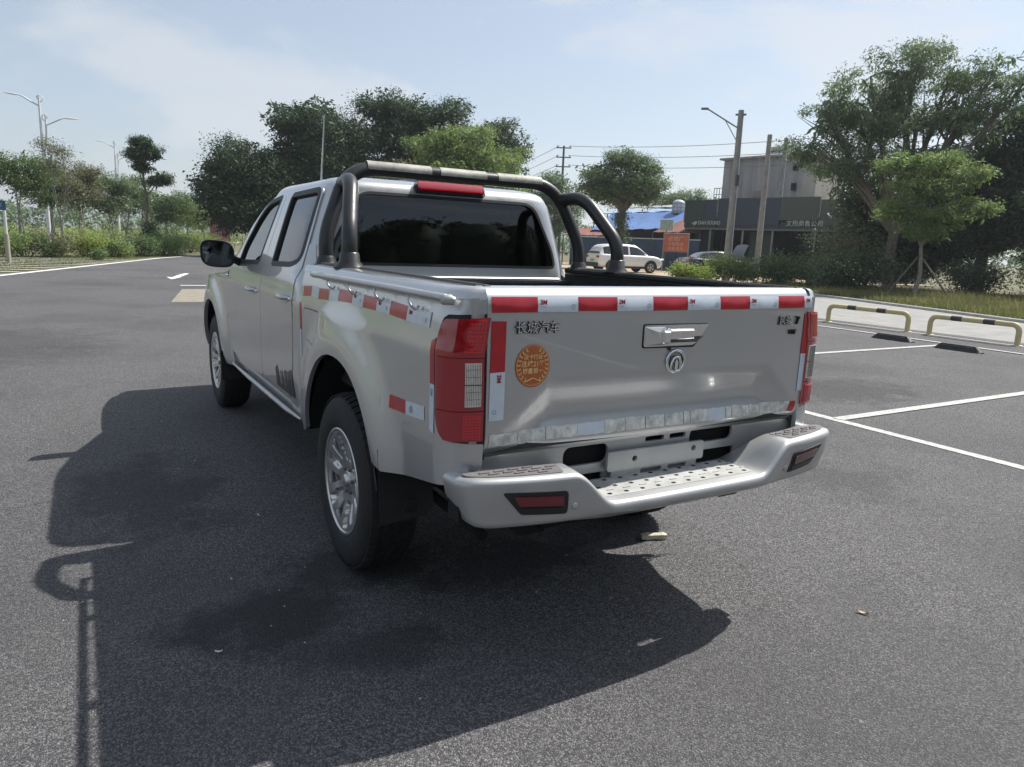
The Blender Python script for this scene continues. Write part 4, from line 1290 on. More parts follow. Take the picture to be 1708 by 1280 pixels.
LF_BRN = leafmat('leaf_brownish', (0.085, 0.095, 0.045), (0.21, 0.215, 0.115), .3)
BARK = mat('bark', (0.16, 0.135, 0.11), 0.9, var=0.35, vscale=5, bump=.5, bscale=20)
BARK_P = mat('pale_bark', (0.26, 0.24, 0.21), 0.9, var=0.3, vscale=5, bump=.4, bscale=20)

def leaf_mesh(name, pts, size, m, parent=None, droop=.2, aspect=2.4, r=None, bias=None):
    """pts: (N,3) leaf bases; one folded diamond per leaf"""
    r = r or rng
    n = len(pts)
    ax_ = r.normal(size=(n, 3)); ax_[:, 2] = ax_[:, 2] * .7 - droop
    if bias is not None: ax_ += bias
    ax_ /= np.linalg.norm(ax_, axis=1, keepdims=True)
    up = r.normal(size=(n, 3)) * .8 + np.array([0, 0, .9])
    sd_ = np.cross(ax_, up); sd_ /= np.maximum(np.linalg.norm(sd_, axis=1, keepdims=True), 1e-6)
    L_ = (np.asarray(size) * r.uniform(.65, 1.35, n))[:, None]
    W_ = L_ / aspect / 2
    nrm = np.cross(sd_, ax_)
    a = pts; b = pts + ax_ * L_ * .45 + sd_ * W_ + nrm * W_ * .25; c = pts + ax_ * L_ - nrm * L_ * .06; d = pts + ax_ * L_ * .45 - sd_ * W_ + nrm * W_ * .25
    V = np.stack([a, b, c, d], 1).reshape(-1, 3)
    me = bpy.data.meshes.new(name)
    me.vertices.add(4 * n); me.vertices.foreach_set('co', V.astype(np.float32).ravel())
    me.loops.add(4 * n); me.loops.foreach_set('vertex_index', np.arange(4 * n, dtype=np.int32))
    me.polygons.add(n); me.polygons.foreach_set('loop_start', np.arange(0, 4 * n, 4, dtype=np.int32))
    me.update(calc_edges=True)
    me.materials.append(m)
    return link(bpy.data.objects.new(name, me), parent)

def blob_points(blobs, n, clump=.35, per=34, r=None, hollow=.45, lumpy=True):
    r = r or rng
    sub = []
    for b in blobs:
        if b[3] < .42: sub.append(b); continue
        k = 8
        for i in range(k):
            d = r.normal(size=3); d /= np.linalg.norm(d)
            f = r.uniform(.42, .78); q = r.uniform(.34, .52)
            sub.append((b[0] + d[0] * b[3] * f, b[1] + d[1] * b[4] * f, b[2] + d[2] * b[5] * f, b[3] * q, b[4] * q, b[5] * q))
    if lumpy: blobs = sub
    vol = np.array([b[3] * b[4] * b[5] for b in blobs])**.75
    out = []
    for b, k in zip(blobs, vol / vol.sum()):
        nc = max(3, int(n * k / per))
        d = r.normal(size=(nc, 3)); d /= np.linalg.norm(d, axis=1, keepdims=True)
        rad = (hollow**2 + (1 - hollow**2) * r.uniform(0, 1, nc))**.5 * r.normal(.98, .05, nc)
        c = np.array(b[:3]) + d * rad[:, None] * np.array(b[3:6])
        sz = clump * r.uniform(.5, 1.5, nc)
        p = np.repeat(c, per, 0) + np.clip(r.normal(size=(nc * per, 3)), -1.5, 1.5) * np.repeat(sz, per)[:, None] * np.array([1, 1, .62])
        out.append(p)
    P_ = np.concatenate(out)
    return P_[P_[:, 2] > .05]

def limbs(mb, base, blobs, tr, fork, r, twigs=5):
    base = Vector(base)
    fk = base + Vector((r.normal() * .05, r.normal() * .05, fork))
    mb.tube([base - Vector((0, 0, .08)), base + Vector((0, 0, .12)), base.lerp(fk, .5) + Vector((r.normal() * .06, r.normal() * .06, 0)), fk], [tr * 1.45, tr * 1.12, tr * .95, tr * .85], 9)
    for b in blobs:
        c = Vector(b[:3])
        mid = fk.lerp(c, .5) + Vector((r.normal() * .15, r.normal() * .15, .1 + abs(r.normal()) * .15))
        k = max(.25, min(.75, (b[3] / 2.2)))
        pts = catmull([fk, mid, c + Vector((0, 0, b[5] * .3))], 4)
        mb.tube(pts, [max(.012, tr * k * (1 - .8 * i / (len(pts) - 1))) for i in range(len(pts))], 6)
        for _ in range(twigs):
            d = Vector(r.normal(size=3)); d.normalize(); d.z = abs(d.z) * .6 + .1
            s_ = pts[int(len(pts) * r.uniform(.45, .95))]
            e = c + Vector((d.x * b[3] * .8, d.y * b[4] * .8, d.z * b[5] * .8))
            m2 = s_.lerp(e, .5) + Vector((r.normal() * .1, r.normal() * .1, .12))
            mb.tube([s_, m2, e], [tr * .16 + .008, tr * .10 + .006, .006], 5)

def tree(name, label, loc, blobs, n, leaf, lm, tr=.16, fork=1.6, bm=BARK, group=None, seed=1, clump=.35, per=40, droop=.2, aspect=2.4, hollow=.45, twigs=5, cat='tree', stems=1, core=.30):
    r = np.random.default_rng(seed)
    root = empty(name, loc)
    mb = MB()
    if stems == 1: limbs(mb, (0, 0, 0), blobs, tr, fork, r, twigs)
    else:
        for k in range(stems):
            a = 2 * math.pi * k / stems + r.uniform(-.4, .4)
            limbs(mb, (.1 * math.cos(a), .1 * math.sin(a), 0), blobs[k::stems] or blobs[:1], tr * .7, fork * r.uniform(.7, 1.1), r, twigs)
    mb.build('trunk', bm, root, fix=False)
    P1 = blob_points(blobs, n, clump, per, r, hollow)
    if core > 0:
        inner = [(b[0], b[1], b[2], b[3] * .80, b[4] * .80, b[5] * .80) for b in blobs]
        P2 = blob_points(inner, int(n * core), clump * .8, 20, r, 0.0, False)
        sz = np.r_[np.full(len(P1), leaf), np.full(len(P2), leaf * 2.3)]
        P1 = np.concatenate([P1, P2])
    else: sz = leaf
    leaf_mesh('crown', P1, sz, lm, root, droop, aspect, r)
    return tag(root, label, cat, group)
def view_blob(px, py, pd, rx, rz, dy=1.0):
    pass
# direction frames: screen-right / away for a view azimuth (used to lay crowns across the line of sight)
def frame(x, y):
    d = Vector((x + 1.74, y + 1.86, 0)).normalized()
    return Vector((d.y, -d.x, 0)), d
def cross_blobs(x, y, spec):
    """spec: (right, away, z, r_right, r_away, r_z) relative to trunk base"""
    rt, aw = frame(x, y)
    out = []
    for a, b, z, r1, r2, r3 in spec:
        p = rt * a + aw * b
        out.append((p.x, p.y, z, (r1 * abs(rt.x) + r2 * abs(aw.x)), (r1 * abs(rt.y) + r2 * abs(aw.y)), r3))
    return out
def ctree(name, label, x, y, spec, *a, **k):
    return tree(name, label, (x, y, -.02), cross_blobs(x, y, spec), *a, **k)

# the dark broad tree mass behind the cab
ctree('broad_tree', 'dark dense broad tree behind the truck cab, low leftmost lobe of the mass', 7.6, 44.5, [(-1.9, 0, 4.1, 1.9, 2, 1.7), (-.6, .3, 5.2, 2.2, 2.2, 1.9), (.9, 0, 4.3, 2.2, 2.2, 2.0), (-1.3, -.4, 2.5, 2.0, 1.8, 1.3), (1.2, -.3, 2.4, 2.0, 1.8, 1.4)], 34000, 0.139, LF_DARK, tr=.22, fork=1.4, seed=11, group='dark trees behind the cab', clump=.34, hollow=.55)
ctree('broad_tree', 'tall dark tree behind the cab roof with a spreading left top', 12.0, 45.2, [(-2.2, 0, 8.3, 1.5, 1.6, 1.3), (-.4, 0, 8.2, 1.9, 2, 1.9), (1.2, .4, 7.2, 2.3, 2.2, 2.0), (-1.8, .2, 6.2, 2.3, 2, 1.9), (.5, 0, 5.2, 2.8, 2.4, 2.2), (-2.4, -.3, 3.8, 2.2, 2, 1.7), (1.9, -.3, 3.2, 2.4, 2, 1.7)], 52000, 0.139, LF_DARK, tr=.28, fork=2.2, seed=12, group='dark trees behind the cab', clump=.34, hollow=.55)
ctree('broad_tree', 'tallest dark tree behind the roll bar with ragged top', 17.9, 45.2, [(-1.9, 0, 9.9, 1.7, 1.7, 1.5), (.2, 0, 9.5, 2.0, 2, 1.5), (2.0, 0, 9.6, 1.5, 1.6, 1.4), (-1.0, .3, 7.9, 2.6, 2.3, 1.9), (1.4, .3, 7.3, 2.6, 2.3, 2.0), (-.6, 0, 5.4, 3.0, 2.5, 2.2), (1.6, 0, 4.0, 2.8, 2.4, 2.0)], 56000, 0.139, LF_DARK, tr=.3, fork=2.6, seed=13, group='dark trees behind the cab', clump=.33, hollow=.55)
ctree('leafy_tree', 'bright green bushy tree behind the rear window, in front of dark trees', 16.9, 36.0, [(-1.3, 0, 6.6, 1.4, 1.5, 1.1), (.5, .1, 6.9, 1.5, 1.6, 1.2), (2.0, 0, 5.9, 1.5, 1.6, 1.2), (-.2, -.3, 5.2, 2.0, 1.8, 1.4), (1.9, -.2, 4.4, 1.9, 1.7, 1.3), (-1.9, 0, 4.7, 1.6, 1.6, 1.2), (.2, 0, 3.3, 2.6, 2, 1.4)], 48000, 0.106, LF_LIGHT, tr=.16, fork=1.5, seed=14, clump=.26)
ctree('broad_tree', 'dark tree top showing right of the bright green tree', 25.6, 46.6, [(-.3, 0, 9.3, 1.5, 1.6, 1.2), (.7, 0, 8.2, 1.4, 1.5, 1.2), (-.6, .2, 7.2, 2.0, 2, 1.6), (.6, 0, 5.2, 2.1, 2, 1.8)], 22000, 0.132, LF_DARK, tr=.2, fork=2.4, seed=15, group='dark trees behind the cab', clump=.3)
ctree('small_tree', 'brownish thin shrub tree between dark and bright green trees', 14.4, 38.6, [(0, 0, 5.3, 1.0, 1.0, .9), (-.7, 0, 4.2, 1.2, 1.2, 1.0), (.8, 0, 4.3, 1.2, 1.1, .9)], 8400, 0.099, LF_BRN, tr=.09, fork=1.6, seed=16, clump=.24)
ctree('round_tree', 'round crowned lone tree with vine wrapped trunk behind the white car', 29.5, 37.2, [(-.1, 0, 7.2, .9, .9, .8), (1.1, 0, 6.6, 1.1, 1.1, .95), (-1.5, 0, 6.2, 1.2, 1.1, .95), (1.9, 0, 5.5, 1.0, 1, .9), (-2.0, 0, 5.2, .95, 1, .7), (.2, 0, 5.6, 1.5, 1.4, 1.2), (-.9, .2, 5.0, 1.3, 1.3, .8), (1.0, .2, 4.8, 1.3, 1.2, .7), (0, 0, 3.3, .34, .34, .9), (0, 0, 2.2, .30, .30, .8)], 34000, 0.112, LF_DUST, tr=.24, fork=3.8, seed=17, clump=.25, hollow=.4)
ctree('bushy_tree', 'small dark tree behind the power pole, just right of the cab', 37.6, 57.8, [(0, 0, 7.2, 1.6, 1.5, 1.3), (.9, 0, 5.6, 2.0, 1.8, 1.5), (-1.1, 0, 5.6, 1.7, 1.6, 1.4), (.2, 0, 3.6, 2.6, 2, 1.6)], 18000, 0.145, LF_DUST, tr=.18, fork=1.8, seed=18, clump=.32)
ctree('feathery_tree', 'distant feathery grey green tree above the shed roofs', 53.2, 56.6, [(-1.2, 0, 6.3, 1.8, 1.6, 1.1), (.6, 0, 6.6, 1.8, 1.6, 1.2), (2.2, 0, 5.8, 1.6, 1.5, 1.1), (0, 0, 4.8, 3.2, 2, 1.6)], 18000, 0.198, LF_DUST, tr=.2, fork=2.0, seed=19, clump=.35, aspect=4, droop=-.4)

# right-hand trees
ctree('large_tree', 'large open crowned tree with drooping leaf tufts at upper right', 31.0, 18.8, [(-.3, 0, 9.9, 1.5, 1.5, 1.2), (-1.9, 0, 9.2, 1.5, 1.5, 1.3), (1.3, 0, 9.3, 1.3, 1.4, .9), (3.0, -.2, 9.4, 1.2, 1.3, .7), (4.1, 0, 8.8, .9, 1.0, .7), (-3.6, 0, 7.7, 1.2, 1.3, 1.1), (-2.2, .2, 7.4, 2.0, 1.8, 1.2), (.2, .2, 7.8, 2.0, 1.9, 1.2), (2.3, .2, 7.5, 1.7, 1.7, 1.2), (-4.2, 0, 6.5, .9, 1.1, .7), (-2.9, 0, 5.6, 1.6, 1.6, 1.0), (-.9, 0, 5.9, 1.9, 1.8, 1.0), (1.6, 0, 5.7, 1.9, 1.8, 1.0)], 50000, 0.165, LF_DUST, tr=.26, fork=2.6, seed=21, clump=.24, per=34, droop=.7, aspect=3.3, hollow=.3, twigs=7, core=.05)
ctree('dark_tree', 'very dark dense tree at the far right edge behind the open crowned tree', 35.6, 17.2, [(1.2, 0, 7.6, 1.9, 1.7, 1.3), (2.9, 0, 7.9, 1.6, 1.6, 1.2), (-.4, .2, 6.0, 2.2, 2, 1.6), (2.0, 0, 5.7, 2.5, 2.2, 1.8), (.4, 0, 3.9, 2.6, 2.2, 1.8), (2.9, 0, 3.2, 2.4, 2, 1.8), (-1.6, 0, 3.0, 2.2, 2, 1.6)], 52000, 0.165, LF_DARK, tr=.28, fork=1.8, seed=22, clump=.34, droop=.5, hollow=.6)
ctree('dark_tree', 'dark leafy tree filling the shade behind the staked sapling', 33.6, 20.3, [(-1.2, 0, 4.3, 1.9, 1.8, 1.5), (1.2, 0, 4.0, 2.0, 1.8, 1.6), (-1.6, 0, 2.2, 1.9, 1.8, 1.4), (.9, 0, 2.0, 2.1, 1.8, 1.5), (2.6, 0, 2.8, 1.8, 1.7, 1.5)], 34000, 0.145, LF_DARK, tr=.2, fork=1.3, seed=23, clump=.33, hollow=.55)
ctree('dark_tree', 'dark tree mass right of the staked sapling at frame edge', 33.2, 12.2, [(-.6, 0, 3.6, 1.9, 1.8, 1.6), (1.3, 0, 4.6, 1.9, 1.8, 1.6), (.6, 0, 2.0, 2.4, 2, 1.5), (2.7, 0, 2.6, 2, 1.9, 1.7)], 32000, 0.145, LF_DARK, tr=.2, fork=1.3, seed=24, clump=.33, hollow=.55)
sx, sy = 25.4, 14.2
sap = ctree('staked_sapling', 'young bright leaved tree propped by wooden stakes on the right verge', sx, sy, [(-1.0, 0, 4.9, .75, .8, .45), (.2, 0, 5.0, .85, .9, .45), (1.2, 0, 4.6, .65, .7, .42), (-.1, 0, 4.1, 1.1, 1.0, .55), (-.8, 0, 3.2, .75, .8, .5), (.6, 0, 3.1, .8, .8, .5), (1.6, 0, 3.35, .55, .6, .4), (.1, 0, 2.5, .85, .8, .4)], 22000, 0.089, LF_LIGHT, tr=.075, fork=1.9, bm=BARK_P, seed=25, clump=.15, hollow=.3, twigs=6, core=.15)
rt, aw = frame(sx, sy)
for a, b in ((-1.0, -.2), (1.25, -.5), (.1, .9)):
    p = rt * a + aw * b
    q = p * .05
    MB().tube([(p.x, p.y, -.02), (q.x, q.y, 1.55)], .035, 7).build('stake', BARK, sap)

# left row along the far road
row = [('slim round street tree beside the blue sign at the left edge', -4.3, 44.0, LF_MID, 31, [(-.6, 0, 4.3, 1.0, 1, .8), (.7, 0, 4.4, 1.1, 1, .8), (0, 0, 3.5, 1.5, 1.2, .8), (-1.4, 0, 3.4, .9, .9, .7)], 11050, 0.101),
       ('nearly bare tall leaning young tree by the nearer street lamp', -2.5, 42.2, LF_BRN, 32, [(-.25, 0, 5.3, .5, .5, .4), (.3, 0, 5.0, .55, .5, .35), (0, 0, 4.4, .7, .6, .45), (.5, 0, 3.6, .5, .5, .4)], 1870, 0.086),
       ('brownish street tree just right of the nearer lamp post', -1.6, 50.2, LF_BRN, 33, [(-.5, 0, 4.3, 1.1, 1, .9), (.6, 0, 4.4, 1.1, 1, .8), (.1, 0, 3.3, 1.5, 1.2, .9)], 10200, 0.101),
       ('grey green street tree third from the nearer lamp post', .0, 53.5, LF_DUST, 34, [(-.4, 0, 4.2, 1.2, 1.1, .9), (.8, 0, 4.0, 1.1, 1, .9), (.2, 0, 3.0, 1.6, 1.2, .8)], 11050, 0.108),
       ('green street tree below the farther street lamp', 1.3, 58.0, LF_MID, 35, [(-.6, 0, 4.1, 1.2, 1.1, .8), (.6, 0, 4.3, 1.2, 1.1, .9), (0, 0, 3.1, 1.7, 1.3, .9)], 11050, 0.108),
       ('leafy street tree right of the tall tiered tree', 4.2, 62.0, LF_MID, 36, [(-.6, 0, 3.6, 1.3, 1.2, .9), (.8, 0, 3.5, 1.3, 1.2, .9), (0, 0, 2.6, 1.8, 1.3, .8)], 11050, 0.115),
       ('pale green street tree near the end of the left row', 6.4, 68.0, LF_LIGHT, 37, [(-.7, 0, 3.5, 1.3, 1.2, .9), (.7, 0, 3.3, 1.4, 1.2, .9), (0, 0, 2.4, 1.9, 1.3, .8)], 10200, 0.122),
       ('last small green tree of the left row beside the dark trees', 9.0, 78.0, LF_LIGHT, 38, [(-.8, 0, 3.6, 1.5, 1.3, 1), (.8, 0, 3.3, 1.5, 1.3, 1), (0, 0, 2.3, 2.1, 1.3, .9)], 9350, 0.137),
       ('slim green tree standing between brownish and grey green street trees', -3.2, 55.0, LF_MID, 39, [(-.3, 0, 4.3, 1.1, 1, .9), (.5, 0, 4.1, 1.1, 1, .8), (.1, 0, 3.2, 1.4, 1.2, .8)], 9350, 0.108)]
for lb, x, y, lm, sd_, sp, n, lf in row:
    ctree('street_tree', lb, x, y, sp, n, lf, lm, tr=.085, fork=1.5, bm=BARK_P, seed=sd_, clump=.22, group='young trees along the left road', stems=1 if sd_ == 32 else 3, hollow=.35, twigs=6, core=0 if sd_ == 32 else .12)
ctree('tiered_tree', 'tall dark tree with tiered crowns and ivy covered trunk on the left', 1.95, 48.0, [(-.1, 0, 6.4, .75, .7, .5), (-.45, 0, 5.8, .85, .7, .45), (.25, 0, 5.9, .7, .7, .45), (-.2, 0, 5.1, .6, .6, .35), (.85, 0, 4.5, .7, .6, .4), (.4, 0, 4.2, .45, .45, .3), (0, 0, 1.3, .38, .38, .75), (0, 0, .9, .6, .5, .5)], 17000, 0.092, LF_DARK, tr=.11, fork=3.4, seed=40, clump=.17, hollow=.2)

# ------------------------------------------------------------------ shrubs, grass, far woods
def bush(label, x, y, rad, h, lm, seed, n=2600, leaf=.10, name='shrub', group=None, aspect=2.2, droop=0.0):
    r = np.random.default_rng(seed)
    k = max(3, int(rad * 4))
    blobs = []
    for i in range(k):
        a = r.uniform(0, 6.28); d = r.uniform(0, .65) * rad
        blobs.append((d * math.cos(a), d * math.sin(a), h * r.uniform(.30, .62), rad * r.uniform(.38, .6), rad * r.uniform(.38, .6), h * r.uniform(.32, .48)))
    root = empty(name, (x, y, -.03))
    mb = MB()
    for b in blobs:
        for _ in range(3):
            e = Vector((b[0] + r.normal() * b[3] * .5, b[1] + r.normal() * b[4] * .5, b[2] + b[5] * r.uniform(.2, .9)))
            mb.tube([(e.x * .25, e.y * .25, 0), (e.x * .7, e.y * .7, e.z * .6), tuple(e)], [.018, .012, .005], 5)
    mb.build('stems', BARK, root, fix=False)
    leaf_mesh('foliage', blob_points(blobs, n, .16 * max(.7, h), 18, r, .35), leaf, lm, root, droop, aspect, r)
    return tag(root, label, 'shrub', group)
lm_cycle = [LF_LIGHT, LF_YG, LF_MID, LF_BRN, LF_LIGHT, LF_MID, LF_YG]
shr = [(-5.2, 37.0, 1.3, 1.2, LF_LIGHT, 'light green shrub at the left edge below the blue sign'), (-3.9, 38.0, 1.2, 1.1, LF_MID, 'mid green shrub second from the left edge of the verge'),
       (-2.7, 38.6, 1.3, 1.25, LF_BRN, 'brownish shrub clump left of the leaning bare tree'), (-1.5, 39.5, 1.4, 1.35, LF_YG, 'yellow green shrub under the leaning bare tree'),
       (-.3, 40.5, 1.4, 1.3, LF_LIGHT, 'light shrub in the middle of the left verge'), (.9, 42.5, 1.4, 1.4, LF_MID, 'dense green shrub left of the ivy covered trunk'),
       (2.3, 45.0, 1.5, 1.5, LF_LIGHT, 'full light green shrub at the foot of the tiered tree'), (3.4, 48.0, 1.5, 1.5, LF_MID, 'round green shrub just right of the tiered tree'),
       (4.6, 51.5, 1.5, 1.4, LF_LIGHT, 'low light green shrub where the road edge line ends'), (6.0, 55.5, 1.6, 1.5, LF_YG, 'yellowish shrub left of the red hoarding'),
       (-6.4, 40.5, 1.5, 1.3, LF_YG, 'yellowish shrub cut by the left frame edge'), (-1.0, 35.6, .55, .45, LF_MID, 'small dark tuft alone on the paver verge')]
for i, (x, y, rad, h, lm, lb) in enumerate(shr):
    bush(lb, x, y, rad, h, lm, 60 + i, 3600 if rad > 1 else 900, .11, group='shrubs along the left verge')
shr2 = [(22.3, 22.6, 1.3, 1.0, LF_YG, 'pale flowering shrub at the left end of the roadside bushes'), (23.6, 21.4, 1.5, 1.45, LF_LIGHT, 'leafy shrub at the foot of the lamp pole'),
        (24.6, 19.8, 1.6, 1.5, LF_MID, 'mid green shrub between the two concrete poles'), (25.2, 18.2, 1.6, 1.7, LF_DUST, 'grey green shrub right of the second concrete pole'),
        (25.6, 16.8, 1.5, 2.0, LF_DARK, 'dark shrub left of the staked sapling'), (27.6, 18.6, 1.9, 3.4, LF_BRN, 'tall brownish bush in front of the shop front'),
        (29.0, 11.3, 1.7, 2.0, LF_MID, 'green bush right of the sapling stakes'), (27.6, 9.0, 1.7, 2.4, LF_MID, 'large leafed bush at the right frame edge'),
        (30.3, 14.8, 1.6, 1.8, LF_DARK, 'dark low bush right behind the staked sapling'), (28.9, 20.8, 1.5, 1.9, LF_DARK, 'dark bush behind the tall brownish bush')]
for i, (x, y, rad, h, lm, lb) in enumerate(shr2):
    bush(lb, x, y, rad, h, lm, 90 + i, 5200, .12, group='bushes along the right verge')

def grass(name, poly, n, h, m, seed, patchy=.5, width=.012):
    r = np.random.default_rng(seed)
    B = np.array(poly); lo, hi = B.min(0), B.max(0)
    P_ = lo + r.uniform(0, 1, (n, 2)) * (hi - lo)
    P_ = P_[inpoly(P_, poly)]
    # patchiness from a few sine waves
    f = np.sin(P_[:, 0] * 2.1 + 1.3 * np.sin(P_[:, 1] * 1.7)) + np.sin(P_[:, 1] * 2.7 + P_[:, 0] * .9)
    P_ = P_[(f > -1.2 + patchy * r.normal(size=len(P_)))]
    k = len(P_)
    hh = h * r.uniform(.35, 1.3, k) * (1 + .35 * np.sin(P_[:, 0] * 1.1 + P_[:, 1] * 1.9))
    an = r.uniform(0, 6.283, k); w = width * r.uniform(.7, 1.6, k)
    lean = r.normal(size=(k, 2)) * .45
    base = np.c_[P_, np.full(k, -.03)]
    a = base + np.c_[np.cos(an) * w, np.sin(an) * w, np.zeros(k)]; b = base - np.c_[np.cos(an) * w, np.sin(an) * w, np.zeros(k)]
    t = base + np.c_[lean * hh[:, None], hh]
    V = np.stack([a, b, t], 1).reshape(-1, 3)
    me = bpy.data.meshes.new(name)
    me.vertices.add(3 * k); me.vertices.foreach_set('co', V.astype(np.float32).ravel())
    me.loops.add(3 * k); me.loops.foreach_set('vertex_index', np.arange(3 * k, dtype=np.int32))
    me.polygons.add(k); me.polygons.foreach_set('loop_start', np.arange(0, 3 * k, 3, dtype=np.int32))
    me.update(calc_edges=True); me.materials.append(m)
    o = link(bpy.data.objects.new(name, me))
    return tag(o, kind='stuff')
GR = leafmat('grass_blade', (0.070, 0.100, 0.030), (0.200, 0.220, 0.080), .3)
GR2 = leafmat('grass_dry', (0.120, 0.120, 0.050), (0.300, 0.270, 0.130), .3)
g1 = [(17.6, 5.0), (19.1, 9.0), (20.9, 13.9), (22.6, 19.5), (27, 22), (33, 12), (30, 2), (17.0, 2.5)]
tag(grass('verge_grass', g1, 120000, .20, GR, 1, .6, .016), 'weedy green grass on the right verge', 'grass')
tag(grass('dry_grass', g1, 60000, .26, GR2, 2, .9, .014), 'dry straw coloured weeds among the right verge grass', 'grass')
g2 = [(-4.6, 23.2), (-.2, 36.6), (3.9, 47.5), (1.5, 49), (-3, 40), (-8, 36), (-9, 26)]
tag(grass('verge_grass', g2, 40000, .055, GR, 3, .9, .02), 'short grass in the paver verge on the left', 'grass')
# paver rows in the left verge
PAVER = mat('grass_paver', (0.34, 0.33, 0.29), .9, var=.3, vscale=2)
for k in range(9):
    y0 = 24.6 + k * 1.35
    strip('paver_row', [(-9.0, y0 + 1.0), (-3.73 + (y0 - 23.15) * .3207 - .12, y0)], .30, .006, PAVER)
# beyond: the far road band and yellow hedge
flat('far_road', [(-60, 66), (-2, 80), (14, 96), (30, 150), (26, 150), (8, 100), (-6, 88), (-60, 74)], -.012, mat('far_road_paving', (.46, .44, .39), .9, var=.1, vscale=1))
def far_mass(name, label, pts, n, leaf, lm, seed):
    r = np.random.default_rng(seed)
    o = leaf_mesh(name, blob_points(pts, n, .6, 22, r, .4, False), leaf, lm, None, .1, 2.0, r)
    return tag(o, label, 'woods', kind='stuff')
r_ = np.random.default_rng(5)
hb = [(x, 84 + .30 * x + r_.normal() * .5, .5, 1.6, 1.2, .7) for x in np.arange(-30, 22, 1.6)]
o = far_mass('far_hedge', 'yellow green hedge strip beyond the far road on the left', hb, 16000, .22, LF_YG, 51); o['category'] = 'hedge'
wb = []
for a in np.linspace(-2.1, 1.75, 150):
    d = 150 + 40 * r_.uniform(-1, 1); h = 5.5 + 2.2 * r_.uniform(-1, 1)
    wb.append((d * math.sin(a), d * math.cos(a), h * .5, 5, 5, h * .55))
far_mass('far_woods', 'far line of trees along the horizon', wb, 95000, .65, LF_DUST, 52)
wb = []
for a in np.linspace(1.75, 4.1, 76):
    d = 50 + 5 * r_.uniform(-1, 1); h = 12 + 1.0 * r_.uniform(-1, 1)
    wb.append((d * math.sin(a), d * math.cos(a), h * .5, 3.6, 3.6, h * .5))
core = MB()
for (cx_, cy_, cz_, rx_, ry_, rz_) in wb:
    rows = []
    for i in range(9):
        th = math.pi * i / 8
        rows.append([(cx_ + rx_ * .88 * math.sin(th) * math.cos(p) * (1 + .12 * math.sin(3 * p + cx_)), cy_ + ry_ * .88 * math.sin(th) * math.sin(p) * (1 + .12 * math.sin(4 * p + cy_)), cz_ + rz_ * .93 * math.cos(th)) for p in np.linspace(0, 2 * math.pi, 13)[:-1]])
    core.grid(rows, True, True)
tag(core.build('rear_woods_core', LF_DARK), 'solid lumps added inside the unseen tree belt behind the viewpoint, for fuller reflections', 'woods', kind='stuff')  # solid core added so the belt reflects without bright specks
far_mass('rear_woods', 'belt of trees behind the viewpoint, seen only in reflections', wb, 70000, .75, LF_DARK, 53)
hill = MB(); rows = []
for i, a in enumerate(np.linspace(-.30, .75, 60)):
    h = 30 + 14 * math.sin(i * .31) + 8 * math.sin(i * .83 + 1) + 5 * math.sin(i * 1.9)
    rows.append([(1500 * math.sin(a), 1500 * math.cos(a), -1), (1600 * math.sin(a), 1600 * math.cos(a), max(8, h * 1.5)), (1900 * math.sin(a), 1900 * math.cos(a), -1)])
tag(hill.grid(rows).build('hills', mat('hill_woods', (.10, .13, .09), .95, var=.3, vscale=.02)), kind='structure')

# loose grit on the asphalt
gp_ = np.c_[rng.uniform(-3.2, 4.5, 1500), rng.uniform(-1.6, 9.0, 1500)]
V = []; F = []
for k, (x, y) in enumerate(gp_):
    q = abs(rng.normal()) * .0022 + .0016
    o_ = len(V); a_ = rng.uniform(0, 6.28)
    V += [(x + q * math.cos(a_ + t), y + q * math.sin(a_ + t) * 1.3, .0005) for t in (0, 2.1, 4.2)] + [(x + q * .2, y, q * .9)]
    F += [(o_, o_ + 1, o_ + 3), (o_ + 1, o_ + 2, o_ + 3), (o_ + 2, o_, o_ + 3)]
tag(MB().add(V, F).build('grit', mat('pale_grit', (.42, .40, .37), .9, var=.3, vscale=3), fix=False), 'pale loose grit scattered over the asphalt', 'grit', kind='stuff')

# ------------------------------------------------------------------ street furniture
YEL = mat('barrier_yellow', (0.62, 0.52, 0.25), 0.6, var=0.3, vscale=9, var2=(0.50, 0.44, 0.27))
BLK = mat('barrier_black', (0.05, 0.042, 0.035), 0.6, var=0.3, vscale=9)
POLE_C = mat('pole_concrete', (0.27, 0.265, 0.25), 0.85, var=0.25, vscale=3)
POLE_W = mat('lamp_pole_white', (0.62, 0.65, 0.66), 0.45, 0.1, var=.1, vscale=3)
POLE_D = mat('pole_dark', (0.10, 0.105, 0.11), 0.6, var=.2, vscale=3)
def barrier(label, y0, y1, x=12.32):
    root = empty('parking_barrier', (x, (y0 + y1) / 2, 0))
    h = (y1 - y0) / 2
    MB().tube(bend([(0, -h, -.02), (0, -h, .36), (0, h, .36), (0, h, -.02)], .14, 8), .048, 14).build('hoop', YEL, root)
    L_ = 2 * h
    for c in (-.18, .19):
        MB().tube([(0, c * L_ - .10, .36), (0, c * L_ + .10, .36)], .0495, 14).build('black_band', BLK, root)
    for s in (-1, 1):
        MB().lathe([(0, .012), (.085, .012), (.09, 0)], 12, 'z', (0, s * h, 0)).build('base_plate', YEL, root)
    return tag(root, label, 'barrier', 'yellow and black parking barriers')
barrier('yellow hoop barrier with black bands, nearest the right frame edge', 4.50, 6.06)
barrier('yellow hoop barrier with black bands, middle of the three', 6.50, 8.30)
barrier('yellow hoop barrier half hidden by the truck tail light', 8.75, 10.45)
